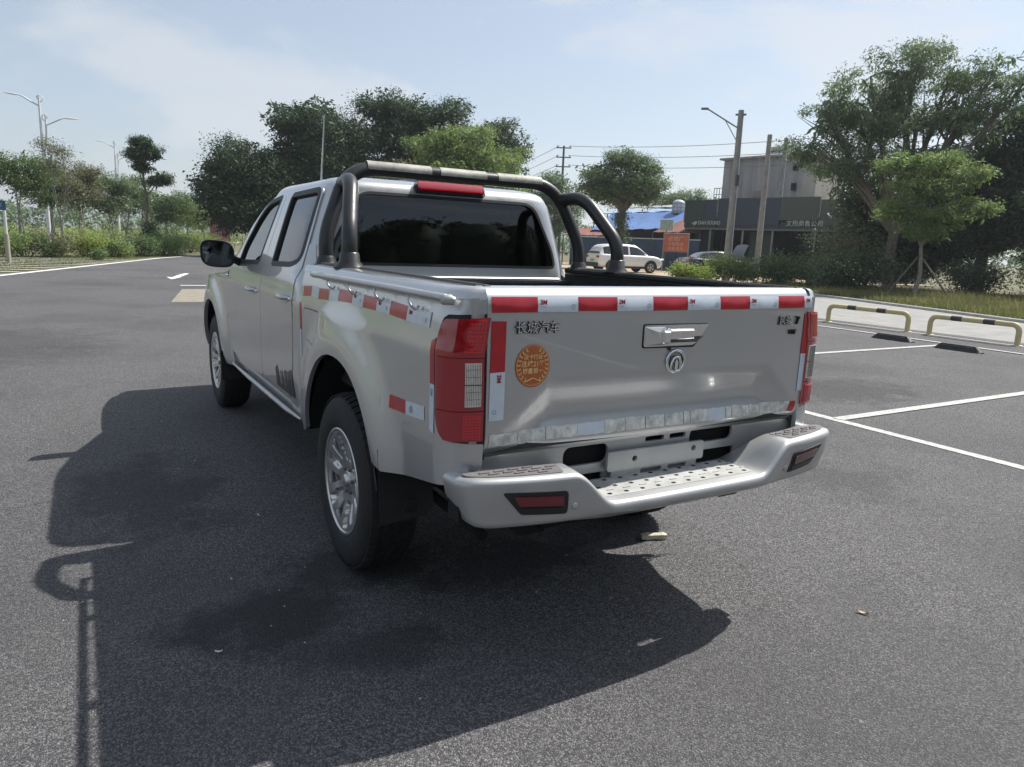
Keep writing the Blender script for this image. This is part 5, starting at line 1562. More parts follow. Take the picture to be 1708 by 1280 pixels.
def wheel_stop(label, x, y0, y1):
    root = empty('wheel_stop', (x, (y0 + y1) / 2, 0))
    h = (y1 - y0) / 2
    s = MB()
    prof = [(-.075, 0), (-.06, .05), (-.03, .095), (.03, .095), (.06, .05), (.075, 0)]
    rows = [[(p[0] * k, yy, p[1] * kz + .001) for p in prof] for yy, k, kz in ((-h, .96, .18), (-h + .10, 1, 1), (h - .10, 1, 1), (h, .96, .18))]
    s.grid(rows, False); s.add(rows[0], [tuple(range(6))]); s.add(rows[-1], [tuple(range(6))])
    s.build('rubber_block', mat('stop_rubber', (.02, .02, .022), .55, var=.3, vscale=20), root)
    for k in range(3):
        MB().box((-.052, -h * .55 + k * h * .55, .062), (.006, .10, .03), m=Matrix.Rotation(-.55, 3, 'Y')).build('faded_reflector', BLK, root)
    for k in (-1, 1): MB().lathe([(0, .098), (.014, .097), (.016, .094)], 10, 'z', (0, k * h * .5, 0)).build('bolt', POLE_C, root)
    return tag(root, label, 'wheel stop', 'black rubber wheel stops')
wheel_stop('black rubber wheel stop nearer the right frame edge', 10.36, 4.08, 4.82)
wheel_stop('black rubber wheel stop farther left, below the middle barrier', 10.55, 5.32, 6.06)

def lamp(label, x, y, H, sc=1.0):
    root = empty('street_lamp', (x, y, -.03))
    rt, aw = frame(x, y)
    MB().tube([(0, 0, 0), (0, 0, 1.6), (0, 0, H * .72), (0, 0, H)], [.15, .13, .085, .06], 12).build('pole', POLE_W, root)
    MB().lathe([(0, 0), (.3, 0), (.3, .12), (.19, .2), (.17, .5)], 14, 'z').build('base', POLE_W, root)
    second = rt * .55
    MB().tube(catmull([(0, 0, H * .60), (second.x * .35, second.y * .35, H * .66), (second.x * .55, second.y * .55, H * .76), (second.x * .6, second.y * .6, H * .88)], 5), .06, 8).build('side_pole', POLE_W, root)
    for s, hz, off in ((-1, H * .965, Vector((0, 0, 0))), (1, H * .845, second * .6)):
        a = rt * s
        p = [off + Vector((0, 0, hz - .35)), off + a * .4 + Vector((0, 0, hz - .14)), off + a * .95 + Vector((0, 0, hz + .18)), off + a * 1.15 + Vector((0, 0, hz + .24))]
        MB().tube(catmull(p, 5), [.055] * 11 + [.04] * 5, 8).build('arm', POLE_W, root)
        e = p[-1]
        hd = MB(); rows = []
        for t_, w_ in ((0, .05), (.2, .11), (.45, .12), (.72, .08), (.9, .03)):
            c = e + a * t_ + Vector((0, 0, .04 * t_ + .02))
            rows.append([tuple(c + aw * (w_ * math.cos(q)) + Vector((0, 0, .055 * math.sin(q) * (w_ / .14 + .2)))) for q in np.linspace(0, 2 * math.pi, 11)[:-1]])
        hd.grid(rows, True, True); hd.add(rows[0], [tuple(range(10))]); hd.add(rows[-1], [tuple(range(10))]); hd.build('lamp_head', POLE_W, root)
        sp = [off + Vector((0, 0, hz - .35)) + rt * (.28 * (1 - q / 8.5) * math.sin(q) * -s) + Vector((0, 0, .55 + .28 * (1 - q / 8.5) * -math.cos(q))) for q in np.linspace(0, 7, 26)]
        MB().tube([off + Vector((0, 0, hz - .4))] + sp, .03, 7).build('scroll', POLE_W, root)
    return tag(root, label, 'street lamp', 'double armed scroll street lamps')
lamp('tall white double armed scroll street lamp near the left edge', -3.65, 63.1, 10.6)
lamp('smaller farther double armed scroll street lamp on the left', 2.65, 103.0, 11.9)

# road sign at the left edge
rs = empty('road_sign', (-4.05, 31.06, -.02))
MB().tube([(0, 0, 0), (0, 0, 2.3)], .045, 10).build('post', POLE_W, rs)
MB().tube([(0, 0, 0), (0, 0, 1.05)], .075, 10).build('post_sleeve', mat('post_sleeve_tan', (.36, .33, .26), .8), rs)
MB().box((-.25, -.06, 2.08), (.62, .02, .34)).build('panel', mat('sign_blue', (.02, .09, .17), .4), rs)
text_obj('panel_print', '停车', .2, POLE_W, rs, M_rear(-.25, -.072, 2.08), .001)
tag(rs, 'dark blue road sign on a pale post at the left edge', 'sign')

# lamp pole, utility poles, wires
def upole(name, label, x, y, H, r0, r1, m, group=None, lean=(0, 0)):
    root = empty(name, (x, y, -.03))
    MB().tube([(0, 0, 0), (lean[0] * .5, lean[1] * .5, H * .5), (lean[0], lean[1], H)], [r0, (r0 + r1) / 2, r1], 14).build('pole', m, root)
    return tag(root, label, 'pole', group)
p1 = upole('lamp_pole', 'concrete pole carrying a single street lamp arm, left of the shop signs', 25.95, 24.2, 8.15, .20, .13, POLE_C)
rt, aw = frame(25.95, 24.2)
a0 = Vector((0, 0, 7.35)) - rt * .1; a1 = Vector((0, 0, 8.22)) - rt * 1.55
MB().tube([a0, a1], .035, 8).build('lamp_arm', POLE_D, p1)
MB().tube([Vector((0, 0, 6.75)) - rt * .1, a0.lerp(a1, .42)], .02, 6).build('arm_strut', POLE_D, p1)
MB().box(tuple(a1 - rt * .15 + Vector((0, 0, .02))), (.36, .16, .10), rz=math.atan2(rt.y, rt.x), bevel=.03).build('lamp_head', POLE_D, p1)
MB().box((0, 0, 7.95), (.5, .08, .08), rz=math.atan2(rt.y, rt.x)).build('cross_arm', POLE_D, p1)
MB().box((-.02, -.16, 4.9), (.22, .06, .5)).build('cable_clamp', POLE_D, p1)
upole('concrete_pole', 'plain concrete pole standing before the navy sign panel', 32.9, 28.4, 8.2, .19, .13, POLE_C)
pc = upole('rooftop_pole', 'pale pole in front of the stained concrete building, right side', 44.2, 36.7, 10.0, .20, .15, POLE_C)
pp = upole('power_pole', 'thin distant power pole with three cross arms right of the cab', 40.2, 60.3, 11.2, .16, .10, POLE_D)
rt, aw = frame(40.2, 60.3)
for z in (11.0, 10.1, 9.2):
    MB().box((0, 0, z), (1.5, .10, .10), rz=math.atan2(rt.y, rt.x)).build('cross_arm', POLE_D, pp)
    for s in (-1, 1):
        c = rt * (s * .62)
        MB().lathe([(0, .2), (.05, .18), (.06, .1), (.04, 0)], 8, 'z', (c.x, c.y, z + .05)).build('insulator', POLE_C, pp)
WIRE = mat('wire', (.10, .105, .11), .7)
def wire(label, a, b, sag, r=.022):
    a = Vector(a); b = Vector(b)
    pts = [a.lerp(b, t) - Vector((0, 0, sag * 4 * t * (1 - t))) for t in np.linspace(0, 1, 22)]
    tag(MB().tube(pts, r, 5, False).build('overhead_wire', WIRE), label, 'wire', 'overhead wires')
for i, z in enumerate((11.15, 10.25, 9.35)):
    nm = ('top', 'middle', 'lowest')[i]
    wire(f'{nm} overhead wire from the power pole to the right over the lone tree', (40.6, 60.0, z), (46.6, 27.0, z - 1.1), .55)
    wire(f'{nm} overhead wire from the power pole left toward the bright green tree', (39.8, 60.5, z), (48.0, 100.0, z - .8), .7)

# ------------------------------------------------------------------ shop row, sheds, concrete building
def local(A, B):
    A = Vector((*A, 0)); B = Vector((*B, 0))
    u = (B - A).normalized(); w = Vector((u.y, -u.x, 0))
    if w.dot(Vector((-1.74, -1.86, 0)) - A) < 0: w = -w
    return A, u, w, (B - A).length
A, u, w, Ls = local((36.1, 38.0), (40.2, 23.6))
rzs = math.atan2(u.y, u.x)
def lb(mb, uu, ww, z, du, dw, dz, bevel=0.0):
    c = A + u * uu + w * ww
    return mb.box((c.x, c.y, z), (du, dw, dz), rz=rzs, bevel=bevel)
shop = empty('shop_row', tuple(A)); 
def sb(name, m, *boxes, parent=None):
    mb = MB()
    for b in boxes:
        c = u * b[0] + w * b[1]
        mb.box((c.x, c.y, b[2]), (b[3], b[4], b[5]), rz=rzs)
    return mb.build(name, m, parent or shop)
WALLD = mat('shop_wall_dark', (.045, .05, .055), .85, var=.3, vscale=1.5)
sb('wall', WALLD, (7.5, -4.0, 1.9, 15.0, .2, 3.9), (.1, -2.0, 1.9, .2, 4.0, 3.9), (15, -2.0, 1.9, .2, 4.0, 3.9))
sb('floor_slab', POLE_C, (7.5, -2, .02, 15.0, 4.4, .1))
sb('roof', mat('shop_roof', (.10, .10, .10), .9), (7.5, -2.0, 3.75, 15.2, 4.5, .12))
sb('beam', mat('shop_beam', (.16, .18, .19), .7), (7.5, .16, 3.02, 14.9, .14, .14))
for x in (2.05, 4.5, 6.6, 9.4, 12.0): sb('post', mat('shop_post', (.24, .25, .25), .7), (x, .10, 1.5, .11, .11, 2.95))
for x0, x1 in ((.4, 2.0), (4.7, 6.4)):
    pr = sb('roller_shutter', mat('shutter', (.035, .06, .06), .6), ((x0 + x1) / 2, -.6, 1.5, x1 - x0, .04, 2.7))
    for k in range(14): sb('shutter_slat', MATS['shutter'], ((x0 + x1) / 2, -.57, .25 + k * .19, x1 - x0, .03, .02), parent=pr)
SG = mat('sign_dark_green', (.030, .055, .050), .5); SN = mat('sign_navy', (.036, .050, .080), .5); SO = mat('sign_olive', (.075, .088, .078), .6)
for x0, x1, z0, z1, m_ in ((.0, 1.55, 3.45, 4.95, SG), (1.55, 2.55, 3.42, 4.98, SN), (2.62, 7.05, 3.30, 5.06, SN), (7.05, 9.6, 3.62, 5.08, SO), (9.65, 14.8, 3.3, 4.9, SO)):
    sb('sign_panel', m_, ((x0 + x1) / 2, .30, (z0 + z1) / 2, x1 - x0 - .02, .16, z1 - z0))
for x0, x1, m_ in ((.0, 2.55, SG), (2.62, 7.05, SN), (7.05, 12.0, SG)):
    sb('fascia', m_, ((x0 + x1) / 2, .22, 3.28, x1 - x0 - .02, .12, .42))
sb('sign_edge_strip', POLE_C, (2.585, .33, 4.6, .05, .12, .9)); sb('sign_edge_strip', POLE_C, (.03, .33, 4.2, .06, .12, 1.5))
LETW = mat('sign_letter_white', (.42, .46, .46), .6)
def M_wall(uu, ww, z):
    c = u * uu + w * ww
    mt = Matrix(((u.x, 0, w.x, c.x), (u.y, 0, w.y, c.y), (0, 1, 0, z), (0, 0, 0, 1)))
    return mt
text_obj('sign_lettering', 'DAH SOUND', .36, LETW, shop, M_wall(2.05, .40, 3.40), .01, .006, sx=.8)
wg = MB(); c0 = M_wall(.85, .40, 3.38)
wg.add([tuple(c0 @ Vector(p)) for p in ((-.30, .06, 0), (-.05, 0, 0), (.02, .11, 0), (.30, .11, 0), (.20, -.10, 0), (.02, -.14, 0), (-.1, -.04, 0))], [(0, 1, 6), (1, 2, 3, 4, 5, 6)]); wg.build('sign_wing_logo', LETW, shop)
text_obj('sign_lettering', '文殿商售公司', .40, LETW, shop, M_wall(8.75, .40, 3.40), .01, .004)
MB().lathe([(0, .06), (.1, .04), (.13, -.03), (.05, -.06)], 12, 'z', tuple(u * 8.0 + w * -1.2 + Vector((0, 0, 2.55)))).build('ceiling_lamp', mat('warm_lamp', (.5, .42, .30), .5), shop)
tag(shop, 'dark open fronted shop row with blank green, navy and olive sign panels', 'building')

cb = empty('concrete_building', (48.6, 46.8, 0))
A2, u2, w2, L2 = local((48.5, 46.9), (50.0, 38.4))
rz2 = math.atan2(u2.y, u2.x)
STAIN = mat('stained_concrete', (.40, .38, .37), .92, var=.35, vscale=1.4, var2=(.20, .195, .20))
# stretch the stains downwards
nt = STAIN.node_tree
for n in nt.nodes:
    if n.type == 'TEX_NOISE':
        mp = nt.nodes.new('ShaderNodeMapping'); mp.inputs['Scale'].default_value = (1.4, 1.4, .12)
        nt.links.new([q for q in nt.nodes if q.type == 'TEX_COORD'][0].outputs['Object'], mp.inputs['Vector']); nt.links.new(mp.outputs[0], n.inputs['Vector'])
def cbx(name, m, uu, ww, z, du, dw, dz, parent=None):
    c = u2 * uu + w2 * ww - (Vector((48.6, 46.8, 0)) - A2)
    return MB().box((c.x, c.y, z), (du, dw, dz), rz=rz2).build(name, m, parent or cb)
cbx('wall', STAIN, 3.9, -3.0, 4.75, 7.7, 6.0, 9.5)
cbx('roof_slab', STAIN, 3.9, -2.9, 9.58, 8.2, 6.6, .16)
cbx('pale_side_wall', mat('pale_plaster', (.40, .37, .33), .9, var=.2, vscale=1), 8.3, -2.4, 4.5, 1.2, 5.0, 9.0)
for k in range(3): cbx('window', DARK, 7.0 + (k == 2) * 1.3, .62 - .5 * (k < 2), 8.6 - k * 1.6, .45, .03, .6)
t = cbx('roof_heater', mat('heater_steel', (.34, .35, .35), .4, .5), 4.3, -1.5, 10.05, 2.0, .5, .12)
tb_ = u2 * 4.3 + w2 * -1.5 - (Vector((48.6, 46.8, 0)) - A2)
MB().tube([(tb_ + u2 * -1.0 + Vector((0, 0, 10.35))), (tb_ + u2 * 1.0 + Vector((0, 0, 10.35)))], .24, 12).build('heater_tank', MATS['heater_steel'], t)
for s in (-.9, .9):
    c = tb_ + u2 * s
    MB().tube([(c.x, c.y, 9.6), (c.x, c.y, 10.2)], .04, 6).build('heater_leg', POLE_D, t)
for k in range(6):
    c = u2 * (5.2 + k * .55) + w2 * -.2 - (Vector((48.6, 46.8, 0)) - A2)
    MB().tube([(c.x, c.y, 9.6), (c.x, c.y, 10.5 - (k % 2) * .2)], .03, 5).build('roof_railing', POLE_D, cb)
bal = cbx('balcony', STAIN, -.6, -1.5, 6.0, 1.2, 2.0, .16)
for k in range(5):
    c = u2 * (-1.1 + k * .28) + w2 * -.5 - (Vector((48.6, 46.8, 0)) - A2)
    MB().tube([(c.x, c.y, 6.05), (c.x, c.y, 7.2)], .03, 5).build('rail_post', POLE_D, bal)
for z in (6.6, 7.15):
    c = u2 * -1.1 + w2 * -.5 - (Vector((48.6, 46.8, 0)) - A2); d_ = c + u2 * 1.12
    MB().tube([(c.x, c.y, z), (d_.x, d_.y, z)], .03, 5).build('rail', POLE_D, bal)
c = u2 * 3.6 + w2 * .02 - (Vector((48.6, 46.8, 0)) - A2)
text_obj('wall_print', '福', .9, mat('faded_red_print', (.26, .15, .15), .9), cb, Matrix(((u2.x, 0, w2.x, c.x), (u2.y, 0, w2.y, c.y), (0, 1, 0, 6.3), (0, 0, 0, 1))), .003)
tag(cb, 'stained grey concrete building with roof heater rising behind the shop signs', 'building')

# sheds
BLUEW = mat('blue_hoarding', (.035, .075, .14), .55, var=.25, vscale=1.2)
TARP = mat('blue_tarpaulin', (.10, .19, .41), .5, var=.2, vscale=1.0)
TARP2 = mat('pale_blue_tarpaulin', (.30, .42, .60), .6, var=.25, vscale=1.0)
RUSTR = mat('rusty_red_roof', (.24, .09, .075), .8, var=.35, vscale=1.2)
GREYR = mat('grey_sheet_roof', (.28, .29, .28), .7, var=.3, vscale=1.0)
A3, u3, w3, L3 = local((31.4, 45.7), (35.9, 36.2))
rz3 = math.atan2(u3.y, u3.x)
fence_ = empty('blue_hoarding', tuple(A3))
for k in range(int(L3 / .55)):
    c = u3 * (k * .55 + .27)
    mb = MB(); mb.box((c.x, c.y, 1.08), (.53, .04, 2.16), rz=rz3)
    for q in (-.17, 0, .17):
        e = c + u3 * q + w3 * .03
        mb.box((e.x, e.y, 1.08), (.07, .03, 2.12), rz=rz3)
    mb.build('sheet', BLUEW, fence_)
c = u3 * (L3 / 2); MB().box((c.x, c.y, 2.20), (L3, .16, .07), rz=rz3).build('cap_rail', mat('pale_cap', (.5, .56, .62), .5), fence_)
tag(fence_, 'dark blue corrugated hoarding behind the white car', 'fence')
def roof_sheet(name, label, cat, pts, m, thick=.06, rows=9, ripple=.04):
    """pts: four corners in order near-left, near-right, far-right, far-left; sags and ripples"""
    a, b, c, d = [Vector(p) for p in pts]
    P_ = []
    for i in range(rows):
        s = i / (rows - 1)
        row_ = []
        for j in range(rows * 2):
            t = j / (rows * 2 - 1)
            p = a.lerp(b, t).lerp(d.lerp(c, t), s)
            row_.append(tuple(p + Vector((0, 0, -ripple * 3 * math.sin(math.pi * t) * math.sin(math.pi * s) + ripple * math.sin(j * 1.9 + i * .7)))))
        P_.append(row_)
    root = empty(name, tuple(A3))
    mb = MB(); off = Vector(tuple(A3))
    mb.grid([[tuple(Vector(p) - off) for p in r] for r in P_])
    mb.grid([[tuple(Vector(p) - off - Vector((0, 0, thick))) for p in r] for r in P_])
    mb.build('sheet', m, root)
    for p in (a, b, c, d):
        MB().tube([(p.x - off.x, p.y - off.y, 0), (p.x - off.x, p.y - off.y, p.z - .05)], .05, 6).build('post', POLE_D, root)
    return tag(root, label, cat)
def off3(uu, ww, z): 
    p = A3 + u3 * uu + w3 * ww
    return (p.x, p.y, z)
roof_sheet('tarpaulin_roof', 'bright blue tarpaulin roof stretched over the shed behind the lone tree', 'roof', [off3(1.0, -1.4, 2.75), off3(7.6, -1.4, 3.0), off3(8.4, -5.5, 4.55), off3(.6, -5.5, 4.2)], TARP)
roof_sheet('tarpaulin_roof', 'pale blue strip of tarpaulin along the top of the blue roof', 'roof', [off3(-1.0, -5.6, 4.22), off3(9.0, -5.6, 4.62), off3(9.0, -8, 5.0), off3(-1.0, -8, 4.6)], TARP2)
roof_sheet('metal_roof', 'grey metal shed roof behind the tarpaulins', 'roof', [off3(-1.5, -9, 4.9), off3(5.0, -9, 5.0), off3(5.0, -13, 5.5), off3(-1.5, -13, 5.3)], GREYR, ripple=.02)
roof_sheet('metal_roof', 'rust red lean-to roof at the left end of the blue hoarding', 'roof', [off3(-.6, .1, 2.3), off3(3.3, -.4, 2.35), off3(3.3, -2.2, 2.95), off3(-.6, -2.2, 2.9)], RUSTR, ripple=.02)
roof_sheet('metal_roof', 'brownish red sheet roof below the white water tank', 'roof', [off3(6.6, -.6, 2.7), off3(10.2, -.6, 2.75), off3(10.6, -4.2, 4.4), off3(8.8, -4.2, 4.3)], RUSTR, ripple=.02)
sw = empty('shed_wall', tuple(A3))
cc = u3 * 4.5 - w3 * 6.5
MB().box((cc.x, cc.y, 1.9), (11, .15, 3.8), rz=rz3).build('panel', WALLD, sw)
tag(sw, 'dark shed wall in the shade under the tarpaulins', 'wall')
tk = empty('water_tank', (39.05, 42.1, 0))
MB().lathe([(0, 5.35), (.2, 5.33), (.42, 5.22), (.47, 5.1), (.47, 4.35), (.44, 4.28), (0, 4.28)], 20, 'z').build('tank', mat('tank_white', (.58, .62, .64), .5, var=.15, vscale=3), tk)
for z in (4.45, 4.75, 5.05): MB().tube([(.49 * math.cos(a), .49 * math.sin(a), z) for a in np.linspace(0, 2 * math.pi, 25)], .02, 5).build('cage_ring', POLE_C, tk)
for k in range(10):
    a = 2 * math.pi * k / 10
    MB().tube([(.49 * math.cos(a), .49 * math.sin(a), 4.28), (.49 * math.cos(a), .49 * math.sin(a), 5.1)], .015, 5).build('cage_bar', POLE_C, tk)
MB().box((0, 0, 2.12), (.9, .9, 4.25)).build('tower', WALLD, tk)
tag(tk, 'round white caged water tank left of the green sign panel', 'water tank')
A4, u4, w4, L4 = local((31.7, 35.3), (32.5, 33.85))
rz4 = math.atan2(u4.y, u4.x)
sg_ = empty('red_signboard', tuple(A4))
c = u4 * (L4 / 2)
MB().box((c.x, c.y, 1.88), (L4, .06, 1.12), rz=rz4).build('board', mat('board_orange_red', (.44, .115, .06), .6, var=.15, vscale=3), sg_)
for z, s in ((2.14, .36), (1.82, .26), (1.52, .26)):
    tx_ = {2.14: '修理厂', 1.82: '补胎电话', 1.52: '轮胎洗车'}[z]
    q = c + w4 * .036
    text_obj('board_lettering', tx_, s, mat('board_letter', (.62, .36, .26), .6), sg_, Matrix(((u4.x, 0, w4.x, q.x), (u4.y, 0, w4.y, q.y), (0, 1, 0, z), (0, 0, 0, 1))), .003)
for s, e in ((-.02, 1), (L4 + .02, 1)):
    p = u4 * s; MB().tube([(p.x, p.y, 0), (p.x, p.y, 2.5)], .04, 6).build('frame_post', POLE_C, sg_)
p0 = u4 * -.05; p1_ = u4 * (L4 + .05)
MB().tube([(p0.x, p0.y, 2.5), (p1_.x, p1_.y, 2.5)], .04, 6).build('frame_rail', POLE_C, sg_)
tag(sg_, 'orange red signboard with pale lettering right of the white car', 'signboard')
aw_ = empty('green_awning_panel', (33.1, 36.7, 0))
MB().box((0, 0, 3.1), (.95, .05, .72), rz=rz3).build('panel', mat('pale_green_sheet', (.38, .52, .46), .6, var=.15, vscale=4), aw_)
for k in range(6):
    c = u3 * (-.42 + k * .165) + w3 * .03
    MB().box((c.x, c.y, 3.1), (.03, .02, .72), rz=rz3).build('rib', MATS['pale_green_sheet'], aw_)
MB().tube([(0, 0, 0), (0, 0, 2.8)], .04, 6).build('post', POLE_D, aw_)
tag(aw_, 'small pale green sheet panel standing above the red signboard', 'panel')
rh = empty('red_hoarding', (9.75, 72.3, 0))
MB().box((0, 0, 1.55), (1.75, .2, 1.9)).build('board', mat('hoarding_red', (.24, .09, .095), .7, var=.2, vscale=1.5), rh)
for z in (2.0, 1.5, 1.0):
    text_obj('board_lettering', '安全', .42, mat('hoarding_letter', (.50, .30, .30), .7), rh, M_rear(-.1, -.11, z), .004)
for s in (-.8, .8): MB().tube([(s, .1, 0), (s, .1, 2.7)], .06, 6).build('post', POLE_C, rh)
MB().tube([(-.1 + .2 * math.cos(a), 0, 2.85 + .22 * math.sin(a)) for a in np.linspace(0, 2 * math.pi, 17)], .035, 6).build('ring', POLE_C, rh)
tag(rh, 'small red hoarding with lettering far behind the wing mirror', 'hoarding')
ff = empty('far_fence', (12.4, 73.0, 0))
for k in range(8): MB().tube([(-1.3 + k * .75, 0, 0), (-1.3 + k * .75, 0, 2.4 - .5 * (k > 3))], .04, 5).build('post', POLE_C, ff)
for z in (.9, 1.8): MB().tube([(-1.3, 0, z), (4.0, 0, z)], .025, 5).build('rail', POLE_C, ff)
tag(ff, 'thin post fence right of the red hoarding, far off', 'fence')

# ------------------------------------------------------------------ parked cars
CARGLASS = mat('car_glass', (.02, .024, .026), .06, 0, .6)
def wheel_small(root, x, y, R_, sg):
    w_ = MB().lathe([(.0, .0), (R_ * .62, 0), (R_ * .66, .0), (R_ * .92, .005), (R_, .04), (R_, .17), (R_ * .9, .20), (0, .2)], 24, 'x').build('wheel', RUBBER, root)
    rm = MB()
    for k in range(5):
        a = 2 * math.pi * k / 5
        for da, rr_ in ((-.16, 0), (.16, 0)):
            pass
        rm.add([(-.012, R_ * .12 * math.cos(a - 1.2), R_ * .12 * math.sin(a - 1.2)), (-.008, R_ * .60 * math.cos(a - .24), R_ * .60 * math.sin(a - .24)), (-.008, R_ * .60 * math.cos(a + .24), R_ * .60 * math.sin(a + .24)), (-.012, R_ * .12 * math.cos(a + 1.2), R_ * .12 * math.sin(a + 1.2))], [(0, 1, 2, 3)])
    rm.lathe([(R_ * .58, -.006), (R_ * .65, -.008), (R_ * .66, .01)], 24, 'x').build('rim', ALLOY, w_)
    MB().lathe([(0, .012), (R_ * .6, .012)], 20, 'x').build('rim_shadow', DARK, w_)
    w_.location = (sg * x, y, R_)
    w_.rotation_euler = (0, 0, 0 if sg < 0 else math.pi)
    return w_
def car(name, label, loc, heading, st, paint, R_, wy, lamps=True, group=None):
    """st: stations along y: (y, z_bottom, z_belt, z_roof, half width low, half width roof); roof == belt means no cabin"""
    root = empty(name, loc, heading)
    ys = np.array([s[0] for s in st]); fs = [spl(ys, [s[k] for s in st]) for k in range(1, 6)]
    Y = np.linspace(ys[0], ys[-1], 41)
    rows_l = []; rows_c = []; gl = []
    for y in Y:
        zb, zl, zr, wl, wr = [float(f(y)) for f in fs]
        rows_l.append([(s * a, y, z) for s, seq in ((-1, 1), (1, -1)) for a, z in [(0.001, zb), (wl * .86, zb), (wl * .97, zb + .12), (wl, zb + (zl - zb) * .45), (wl * .995, zl - .10), (wl * .955, zl), (wl * .80, zl + .035), (0.001, zl + .05)][::seq]])
    MB().grid(rows_l, True, True).build('body', paint, root)
    ends = MB(); ends.add(rows_l[0], [tuple(range(16))]); ends.add(rows_l[-1], [tuple(range(16))]); ends.build('end_panels', paint, root)
    cab_ = []
    for y in Y:
        zb, zl, zr, wl, wr = [float(f(y)) for f in fs]
        if zr > zl + .04:
            h = zr - zl
            cab_.append((y, [(s * a, y, z) for s, seq in ((-1, 1), (1, -1)) for a, z in [(wl * .93, zl - .02), (wl * .90, zl + .06 * h), (wr + .04, zl + .80 * h), (wr, zl + .93 * h), (wr * .8, zr), (0.001, zr + .02)][::seq]]))
    MB().grid([c[1] for c in cab_], True, True).build('cabin', CARGLASS, root)
    # painted roof and pillars, proud of the glass
    roof_ = MB(); rr2 = []
    for y, ring_ in cab_:
        rr2.append([(p[0] * 1.012, p[1], p[2] + .006) for p in (ring_[2], ring_[3], ring_[4], ring_[5], ring_[6], ring_[7], ring_[8], ring_[9])])
    roof_.grid(rr2); roof_.build('roof', paint, root)
    ends = MB(); ends.add(cab_[0][1], [tuple(range(12))]); ends.add(cab_[-1][1], [tuple(range(12))]); ends.build('end_glass', CARGLASS, root)
    n = len(cab_)
    for s in (0, 1):
        for k0, k1 in ((0, 2), (int(n * .30), int(n * .34)), (int(n * .55), int(n * .59)), (n - 3, n - 1)):
            P_ = []
            for y, ring_ in cab_[k0:k1 + 1]:
                q = [ring_[0], ring_[1], ring_[2], ring_[3]] if s == 0 else [ring_[11], ring_[10], ring_[9], ring_[8]]
                P_.append([(p[0] * 1.010, p[1], p[2]) for p in q])
            if len(P_) > 1: MB().grid(P_, False).build('pillar', paint, root)
    zb, zl, zr, wl, wr = [float(f(0)) for f in fs]
    for sg in (-1, 1):
        for y in wy:
            a_ = MB(); W_ = float(fs[3](y))
            outer = [(sg * (W_ + .006), y + (R_ + .09) * math.cos(t), R_ + (R_ + .09) * math.sin(t)) for t in np.linspace(-.25, math.pi + .25, 21)]
            a_.add(outer + [(sg * (W_ + .006), y, R_)], [(i, i + 1, 21) for i in range(20)])
            a_.build('wheel_arch', BLACKP, root)
            wheel_small(root, W_ + .018, y, R_, sg)
        MB().box((sg * (wl - .0), 0, zb + .06), (.03, (wy[1] - wy[0]) - 2 * R_ - .2, .10)).build('sill_cladding', BLACKP, root)
        MB().box((sg * (wl + .07), float(Y[-1]) - 1.62 + .25, zl + .07), (.16, .08, .11), bevel=.03).build('wing_mirror', paint, root)
        for yd in (-.02, .95):
            MB().box((sg * (wl + .006), yd - .55, zl - .17), (.02, .16, .025), bevel=.006).build('door_handle', CHROME, root)
        tlx = wl * .78
        MB().box((sg * tlx, float(Y[0]) - .012, zl - .12), (.34, .05, .13), bevel=.02).build('tail_light', LENS_R, root)
        MB().box((sg * tlx, float(Y[-1]) + .0, zl - .16), (.34, .05, .11), bevel=.02).build('headlight', LENS_C, root)
    MB().box((0, float(Y[0]) - .02, zb + .18), (wl * 1.7, .06, .22), bevel=.02).build('rear_valance', BLACKP, root)
    MB().box((0, float(Y[0]) - .025, zl - .33), (.44, .02, .14)).build('number_plate', mat('plate_green', (.28, .42, .36), .5), root)
    MB().box((0, float(cab_[0][0]) + .02, float(cab_[0][1][4][2]) + .02), (wr * 1.7, .22, .03), bevel=.01).build('roof_spoiler', paint, root)
    return tag(root, label, 'car', group)
suv_st = [(-2.16, .42, .98, .98, .80, .5), (-2.10, .36, 1.05, 1.10, .87, .56), (-1.85, .30, 1.05, 1.50, .91, .60), (-1.55, .28, 1.04, 1.60, .92, .62), (-.4, .26, 1.02, 1.66, .92, .64), (.35, .26, 1.01, 1.60, .92, .62), (.95, .26, 1.00, 1.24, .92, .66), (1.30, .27, .99, 1.0, .92, .7), (1.85, .30, .92, .92, .89, .7), (2.12, .36, .80, .80, .80, .6), (2.19, .42, .70, .70, .70, .5)]
WPAINT = mat('white_car_paint', (.74, .75, .75), .3, 0, .8, var=.03, vscale=3)
DPAINT = mat('dark_car_paint', (.05, .05, .056), .25, .3, .8, var=.1, vscale=3)
car('parked_car', 'white compact crossover car parked on the dirt lot, seen from behind', (26.6, 33.0, .003), math.atan2(-.18, .98) - math.pi / 2, suv_st, WPAINT, .34, (-1.30, 1.30))
sed_st = [(-2.25, .40, .95, .95, .78, .5), (-2.15, .34, 1.00, 1.00, .86, .56), (-1.75, .28, 1.0, 1.06, .90, .60), (-1.1, .26, .98, 1.38, .91, .58), (-.3, .25, .96, 1.46, .91, .60), (.3, .25, .95, 1.40, .91, .6), (.95, .25, .94, 1.02, .91, .66), (1.3, .27, .93, .94, .91, .7), (1.9, .30, .86, .86, .88, .7), (2.2, .36, .76, .76, .78, .6), (2.28, .42, .68, .68, .66, .5)]
dc = car('parked_car', 'dark car with its bonnet raised, half hidden behind roadside bushes', (30.9, 29.6, .003), math.atan2(-.30, .95) - math.pi / 2, sed_st, DPAINT, .33, (-1.35, 1.35))
hb_ = MB(); rows = []
